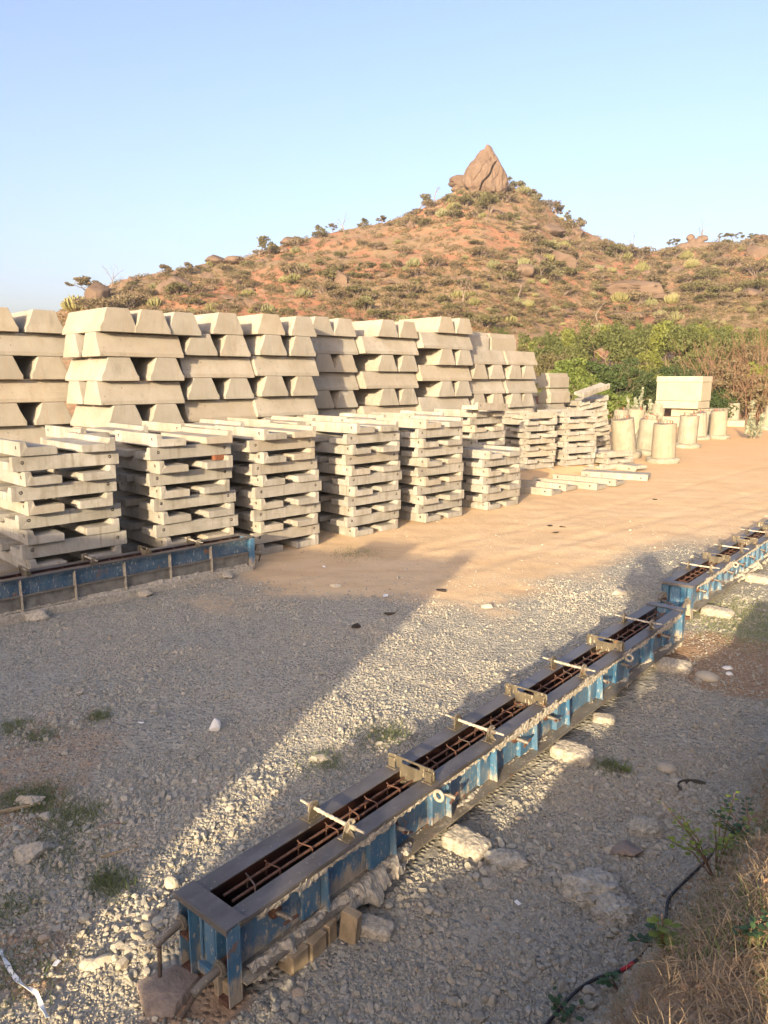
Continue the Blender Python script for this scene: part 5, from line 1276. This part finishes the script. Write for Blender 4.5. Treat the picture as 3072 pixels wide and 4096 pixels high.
silver_plant(1268, 850, 50, 43, 'small silver leaved plant behind the slumped slab heap', 803, 4)

# ------------------------------------------------------------------ grass, straw and weeds near the camera
def blades(P, L, wd, r, lay=.5, bendy=.6):
    n = len(P); a = r.uniform(0,6.283,n); d = np.stack([np.cos(a), np.sin(a), np.zeros(n)],1); up = np.array([0,0,1.0])
    lay = np.broadcast_to(lay, n)*r.uniform(.5,1.4,n); s = np.stack([-np.sin(a), np.cos(a), np.zeros(n)],1)
    V = []
    for k, t in enumerate((0, .4, .75, 1.0)):
        th = np.clip(lay*(t*bendy*1.6+.35), 0, 1.62)
        c = P + (d*np.sin(th)[:,None] + up*np.cos(th)[:,None])*(L*t)[:,None]
        w_ = (wd*(1, .9, .6, .08)[k]); V.append(c - s*w_*.5); V.append(c + s*w_*.5)
    V = np.stack(V, 1).reshape(-1,3); b = np.arange(n)[:,None]*8
    F = np.concatenate([b+np.array([[0,1,3,2]]), b+np.array([[2,3,5,4]]), b+np.array([[4,5,7,6]])])
    return V, F
def strewn(name, mat, n, pick, L0, L1, wd, lay, seed, bendy=.6):
    r = np.random.default_rng(seed); x, y = pick(n, r); z = gh(x, y)[0]
    L = r.uniform(L0, L1, len(x)); V, F = blades(np.stack([x,y,z+.002],1), L, wd, r, lay, bendy)
    tag(link(name, np_mesh(name, V, F, M[mat])), kind='stuff')
def pick_bank(p0, p1, cl, thr, seed):
    def f(n, r):
        a = r.uniform(1.25, 6.6, n*5); p = p0 + (p1-p0)*r.random(n*5)**.8; x = MD.x*a+NP.x*p; y = MD.y*a+NP.y*p
        k = fb2(x, y, cl, 3, seed) > thr; return x[k][:n], y[k][:n]
    return f
strewn('dry_grass', 'straw', 26000, pick_bank(-1.2,.5,.35,-.25,51), .025, .095, .0028, 1.15, 61)
def pick_low(n, r):
    a = r.uniform(1.15, 2.9, n); p = r.uniform(-1.0, -.05, n); return MD.x*a+NP.x*p, MD.y*a+NP.y*p
strewn('dry_litter', 'straw', 9000, pick_low, .03, .11, .003, 1.25, 68)
strewn('dry_stalks', 'straw', 160, pick_bank(-1.1,.5,.6,-.1,52), .12, .26, .0032, 1.2, 62, .4)
strewn('bank_grass', 'grass', 7500, pick_bank(-1.1,.7,.28,.10,53), .03, .09, .0036, .8, 63)
def pick_spots(spots):
    def f(n, r):
        k = r.integers(0, len(spots), n); X = []; 
        c = np.array([at(s[0]*K, s[1]*K)[:2] for s in spots]); R_ = np.array([s[2] for s in spots])
        q = r.normal(size=(n,2))*R_[k][:,None]*.5; return c[k][:,0]+q[:,0], c[k][:,1]+q[:,1]
    return f
strewn('grass_tufts', 'grass', 5200, pick_spots([(20,1735,.22),(90,1715,.18),(85,1735,.14),(150,1800,.28),(130,1850,.25),(140,1760,.2),(250,1915,.14),(30,1730,.2),(40,2100,.3),(215,1548,.12),(25,1572,.14),(85,1590,.16),(10,1970,.2),(180,1760,.16),(225,1900,.10),(815,1600,.28),(700,1650,.2),(840,1590,.2),(770,1198,.6),(765,1196,.4),(1320,1660,.12)]), .025, .075, .004, .9, 64)
strewn('green_patch', 'grass_pale', 5200, pick_spots([(1620,1335,.9),(1655,1345,.9),(1690,1330,1.0),(1590,1352,.6),(1660,1380,.5),(1640,1320,.7)]), .02, .06, .006, .9, 65)
def weed(label, px, z, h, spread_, nleaf, mat, seed, leaf=.03, stem='twig', nst=6, name='weed', ztop=None):
    gr = random.Random(seed); g = np.random.default_rng(seed); p = at(px[0]*K, px[1]*K, z)
    for _ in range(4): p = at(px[0]*K, px[1]*K, gz(p.x, p.y)+h*.5)
    if ztop: p = at(px[0]*K, px[1]*K, ztop); h = ztop - gz(p.x, p.y)
    b = Vector((p.x, p.y, gz(p.x, p.y))); t = thing(name, label, 'weed', b, gr.uniform(0,6)); mb = MB(); lv = []; lf = []
    for k in range(nst):
        a = gr.uniform(0,6.28); tip = Vector((math.cos(a)*spread_*gr.uniform(.4,1), math.sin(a)*spread_*gr.uniform(.4,1), h*gr.uniform(.5,1)))
        mid = tip*.5 + Vector((0,0,h*.12)); mb.tube([(0,0,0), mid, tip], [.0035,.0028,.0015], 5)
        for i in range(nleaf):
            u_ = gr.uniform(.35,1.0); c = (mid*(2*u_)) if u_ < .5 else mid.lerp(tip, 2*u_-1); n_ = 8; ax = gr.uniform(0,6.28); el = gr.uniform(-.2,.6)
            d = Vector((math.cos(ax)*math.cos(el), math.sin(ax)*math.cos(el), math.sin(el))); s = d.cross(Vector((0,0,1))).normalized(); nn = s.cross(d); q = leaf*gr.uniform(.6,1.2)
            o = len(lv); prof = [(0,0,0),(.25,.30,.04),(.6,.40,.06),(.9,.22,.03),(1.0,0,-.04),(.9,-.22,.03),(.6,-.40,.06),(.25,-.30,.04)]
            for u2, w2, h2 in prof: lv.append(c + d*(.01+q*u2) + s*(q*w2) + nn*(q*h2))
            lf += [(o,o+1,o+7),(o+1,o+2,o+6,o+7),(o+2,o+3,o+5,o+6),(o+3,o+4,o+5)]
    link('stems', mb.mesh('stems', M[stem], smooth=60), t)
    me = bpy.data.meshes.new('leaves'); me.from_pydata([v[:] for v in lv], [], lf); me.materials.append(M[mat]); link('leaves', me, t)
weed('sprawling weed with bright leaves catching the sun on the bank edge', (1560,1745), .5, .26, .24, 13, 'weed_light', 901, .026, 'twig', 13, ztop=1.0)
weed('small upright weed with a rosette of bright leaves by the hose', (1443,1965), .3, .20, .05, 6, 'weed_light', 902, .045, 'twig', 4, ztop=1.05)
weed('low dark leaved weed left of the upright weed', (1398,2015), .15, .12, .11, 6, 'weed_dark', 903, .036, 'twig', 6)
weed('dark leaved weed trailing at the foot of the bank below the tape', (1335,2120), .1, .09, .10, 5, 'weed_dark', 904, .03, 'twig', 4)
weed('dark leaved weed at the bottom edge left of the hose', (1222,2175), .1, .09, .11, 5, 'weed_dark', 905, .03, 'twig', 5)
weed('bushy green weed at the right edge below the sprawling weed', (1625,1800), .8, .14, .22, 16, 'weed_dark', 906, .022, 'twig', 12)
weed('green leafy weed on the bank at the right edge', (1610,1995), .9, .08, .09, 8, 'weed_dark', 907, .02, 'twig', 6)
weed('yellow flowered thin weed beside the brown soil patch', (1345,1660), .05, .05, .07, 8, 'weed_light', 908, .018, 'twig', 6)
# ------------------------------------------------------------------ small things lying about
def gp(x, y, dz=0.0):
    p = at(x*K, y*K)
    for _ in range(4): p = at(x*K, y*K, gz(p.x, p.y))
    return Vector((p.x, p.y, gz(p.x, p.y)+dz))
def spline(pts, n=8):
    out = []
    for i in range(len(pts)-1):
        p0, p1, p2, p3 = pts[max(i-1,0)], pts[i], pts[i+1], pts[min(i+2,len(pts)-1)]
        for k in range(n):
            t = k/n; out.append(.5*((2*p1)+(p2-p0)*t+(2*p0-5*p1+4*p2-p3)*t*t+(3*p1-p0-3*p2+p3)*t**3))
    return out+[pts[-1]]
hp_ = spline([gp(x, y, .02) for x, y in [(1150,2260),(1195,2205),(1245,2150),(1290,2122),(1335,2108),(1372,2085),(1405,2050),(1436,1995),(1444,1950),(1475,1915),(1520,1872),(1560,1825),(1620,1775),(1690,1735)]])
t = thing('hose', 'black hose snaking along the foot of the bank, with red tape on it', 'hose', hp_[0])
mb = MB(); mb.tube([p-hp_[0]+Vector((0,0,.003)) for p in hp_], .008, 8); mb.build('pipe', M['hose'], t, smooth=60)
mb = MB(); mb.tube([p-hp_[0]+Vector((0,0,.003)) for p in hp_[33:40]], .0095, 8); mb.build('tape_wrap', M['tape'], t, smooth=60)
rb = spline([gp(x, y, .012) for x, y in [(0,2060),(14,2085),(28,2112),(50,2135),(78,2152),(90,2180),(104,2206)]], 6)
vs = []; fs = []
for i, p in enumerate(rb):
    d = (rb[min(i+1,len(rb)-1)]-rb[max(i-1,0)]).normalized(); s = d.cross(Vector((0,0,1))); tw = .9*math.sin(i*.42)
    s = s*math.cos(tw)+Vector((0,0,1))*math.sin(tw)*.7
    vs += [p-s*.011+Vector((0,0,.008)), p+s*.011+Vector((0,0,.008))]
    if i: fs.append((2*i-2,2*i-1,2*i+1,2*i))
me = bpy.data.meshes.new('plastic_strap'); me.from_pydata([v[:] for v in vs], [], fs); me.materials.append(M['plastic'])
o = link('plastic_strap', me); so = o.modifiers.new('thick','SOLIDIFY'); so.thickness = .002
tag(o, 'twisted white plastic strap lying at the lower left of the gravel', 'strap')
for x, y, sx, sy, lb in [(123,2088,.02,.012,'white paper scrap with a fold near the plastic strap'),(274,2053-395,.0,.0,''),(280,2050+30-20,.016,.008,''),(1118,1957,.018,.011,'white scrap on gravel right of the near mould'),(305,1566,.022,.01,'white scrap on shaded gravel below the blue shaded mould'),(833,1290,.06,.03,'crumpled pale plastic wrapper in the shaded lane'),(275,1555+0,.0,.0,''),(1700,1228,.0,.0,''),(700,1227,.05,.02,'small white strip lying on the dirt lane'),(1145,1228,.0,.0,'')]:
    if not lb: continue
    p = gp(x, y, .02); mb = MB(); r_ = random.Random(int(x*7+y)); 
    g = [(u_, v_) for v_ in (-1,0,1) for u_ in (-1,-.33,.33,1)]
    mb.add([(u_*sx+r_.uniform(-.1,.1)*sx, v_*sy+r_.uniform(-.1,.1)*sy, r_.uniform(0,.35)*sy) for u_, v_ in g], [(j*4+i, j*4+i+1, j*4+i+5, j*4+i+4) for j in (0,1) for i in (0,1,2)])
    o = mb.build('paper_scrap', M['plastic']); o.location = p; o.rotation_euler = (0,0,r_.uniform(0,3)); so = o.modifiers.new('thick','SOLIDIFY'); so.thickness = .0015; tag(o, lb, 'scrap')
for x, y, ln, az, wd, lb in [(470-25,2010-15,.16,62,.045,'weathered flat piece of board lying in the shaded gravel'),(35,1752,.30,60,.02,'pale stick lying across the grass at the left edge'),(258,1845,.22,55,.008,'thin twig on the gravel left of the smooth stone'),(240,1785,.16,60,.012,'split piece of wood below the concrete chunk')]:
    p = gp(x, y, .02); mb = MB(); mb.box(-ln*.5, ln*.5, -wd*.5, wd*.5, -.012, min(wd*.5,.02)); o = mb.build('wood_piece', M['wood'] if ln > .2 else M['stone_brown'], bevel=.003); o.location = p; o.rotation_euler = (R.uniform(-.1,.1), R.uniform(-.08,.08), rad(90-az)); tag(o, lb, 'wood')
p = gp(1498, 1705, .0); mb = MB()
pts = [(.11*math.cos(a), .075*math.sin(a)) for a in [math.pi*.15+k*math.pi*1.0/14 for k in range(15)]]
vs = [(x_, y_, z_) for x_, y_ in pts for z_ in (0,.035)]; mb.add(vs, [(2*i,2*i+2,2*i+3,2*i+1) for i in range(14)])
o = mb.build('rubber_strip', M['rubber']); o.location = p; so = o.modifiers.new('thick','SOLIDIFY'); so.thickness = .005; tag(o, 'curved strip of old rubber standing in the gravel by the weed', 'strip')

# ------------------------------------------------------------------ unseen things set behind the camera for the shade they throw
SX, SY = Vector((math.sin(SUN_AZ), math.cos(SUN_AZ), 0)), Vector((math.cos(SUN_AZ), -math.sin(SUN_AZ), 0))
def stp(s, t_, z=0.0): v = SX*s + SY*t_; return Vector((v.x, v.y, z))
M['plaster'] = m_plain('dusty_plaster', (.38,.33,.26), .95, 0, .25, 2, .3)
M['tin'] = m_plain('dull_roof_sheet', (.22,.20,.18), .6, .4, .3, 3, .2)
HS = 11.0                                 # how far into the yard the shed's shade reaches
zs = (HS+5.0)*math.tan(SUN_EL)
t = thing('shed', 'unseen plastered shed behind the photographer, shaped for the shade it throws', 'shed', stp(-5.0, -2.62), -SUN_AZ)  # building outside the view, sized so its shade covers the left yard
mb = MB(); mb.box(-14,0,-4,0,-.3,zs-.16); mb.build('wall', M['plaster'], t)
mb = MB(); mb.box(-14.2,.02,-4.2,.12,zs-.158,zs-.02); rf = mb.build('roof', M['tin'], t)
mb = MB(); mb.box(-.30,.015,-.3,0,zs-.018,zs+.13); mb.box(-1.95,-1.05,-.3,0,zs-.018,zs+.22); mb.box(-7,-3.4,-.6,-.3,zs-.018,zs+.05); mb.build('shade_parapet', M['plaster'], rf)  # roofline steps made up to shape the tips of the shadow
mb = MB(); mb.box(-4.2,-3.2,.003,.05,0,2.1); mb.build('door', M['blue_shaded_dirty'], t)
mb = MB(); mb.box(-8,-6.5,.003,.06,1.1,2.1); wn = mb.build('window', M['tin'], t)
# unseen bushes added on the crest to cut light at the near mould end
def crest_bush(s, t_, h, wd, seed, label):
    q = stp(s, t_); g = np.random.default_rng(seed); z = gz(q.x, q.y); tt = thing('shade_bush', label, 'bush', (q.x, q.y, z)); gr = random.Random(seed); mb = MB()
    for k in range(8):
        b = gr.uniform(0,6.28); branch(mb, Vector((0,0,-.02)), Vector((math.cos(b)*.7, math.sin(b)*.7, 1)).normalized(), h*.55, .012, 2, gr, .5, .2, 5, None, (2,3))
    tv, tf = tubes_np(mb); link('stems', np_mesh('stems', tv, tf, M['bark'], True), tt)
    n = 26; b = g.uniform(0,6.283,n); q2 = np.sqrt(g.random(n)); c = np.stack([q2*np.cos(b)*wd, q2*np.sin(b)*wd, h*g.uniform(.15,.95,n)], 1)
    P = clump_points(5200, c, np.full(n,.16), g, .5, .8); lv, lf = quads(P, .045, g, 2, .2); link('foliage', np_mesh('foliage', lv, lf, M['olive']), tt)
crest_bush(-2.9, -1.72, .64, .50, 31, 'leafy unseen bush added on the bank crest to shade the near mould end')
crest_bush(-3.1, -.75, .34, .40, 32, 'low unseen bush added on the bank crest behind the photographer for its shade')
# the photographer, standing on the bank; only the shadow reaches the picture
def person():
    q = stp(-.36, .09); z0 = gz(q.x, q.y)
    J = {'pel':(0,0,.95),'sp1':(0,.01,1.12),'sp2':(0,.02,1.32),'nk':(0,.03,1.50),'hd0':(0,.05,1.60),'hd1':(0,.055,1.70),'hd2':(0,.05,1.77)}
    V = [J[k] for k in J]; RD = [.155,.15,.165,.06,.088,.10,.065]; E = [(0,1),(1,2),(2,3),(3,4),(4,5),(5,6)]
    def chain(start, pts):
        prev = start
        for p_, r_ in pts: V.append(p_); RD.append(r_); E.append((prev, len(V)-1)); prev = len(V)-1
        return prev
    for s in (-1, 1):
        chain(0, [((s*.10,0,.88),.10),((s*.12,.02,.50),.068),((s*.13,-.02,.10),.045),((s*.135,.03,.05),.045),((s*.15,.15,.03),.032)])
        w_ = chain(2, [((s*.17,.02,1.43),.070),((s*.23,.10,1.22),.050),((s*.15,.22,1.44),.036),((s*.10,.27,1.54),.026),((s*.085,.29,1.60),.028)])
        for k, (dx, dz, l) in enumerate([(.02,.030,1.0),(.012,.036,1.1),(.002,.036,1.05),(-.008,.032,.85)]):
            chain(w_, [((s*.085+s*dx*.9,.30,1.60+dz),.009),((s*.085+s*dx,.315,1.60+dz+.03*l),.0085),((s*(.06+dx),.33,1.60+dz+.03*l),.007)])
        chain(w_, [((s*.07,.285,1.585),.011),((s*.045,.275,1.605),.009),((s*.03,.28,1.625),.008)])
    me = bpy.data.meshes.new('person'); me.from_pydata(V, E, []); o = link('person', me)
    md = o.modifiers.new('skin','SKIN'); md.use_smooth_shade = True
    for v, r_ in zip(me.skin_vertices[0].data, RD): v.radius = (r_, r_)
    me.skin_vertices[0].data[0].use_root = True
    sb = o.modifiers.new('sub','SUBSURF'); sb.levels = 1; sb.render_levels = 1
    dg = bpy.context.evaluated_depsgraph_get(); ev = o.evaluated_get(dg); nm = bpy.data.meshes.new_from_object(ev, preserve_all_data_layers=False, depsgraph=dg)
    o.modifiers.clear(); o.data = nm
    M['skin'] = m_plain('skin', (.32,.18,.12), .6, 0, .1, 9, 0); M['shirt'] = m_plain('blue_shirt', (.12,.16,.24), .9, 0, .2, 9, 0); M['trouser'] = m_plain('dark_trousers', (.05,.05,.06), .9, 0, .2, 9, 0); M['hair'] = m_plain('black_hair', (.012,.01,.009), .7, 0, .2, 30, 0)
    nm.materials.clear()
    for k in ('skin','shirt','trouser','hair'): nm.materials.append(M[k])
    for f in nm.polygons:
        c = f.center
        f.material_index = 2 if c.z < .98 else (1 if (c.z < 1.47 and not (c.y > .20)) else (3 if (c.z > 1.72 or (c.y < .02 and c.z > 1.62)) else 0))
        f.use_smooth = True
    o.location = (q.x, q.y, z0-.0); o.scale = (1.5, 1.1, 1.03); o.rotation_euler = (0,0,-SUN_AZ*.6)
    tag(o, 'person standing on the bank behind the camera, both hands raised to the face', 'person')
person()
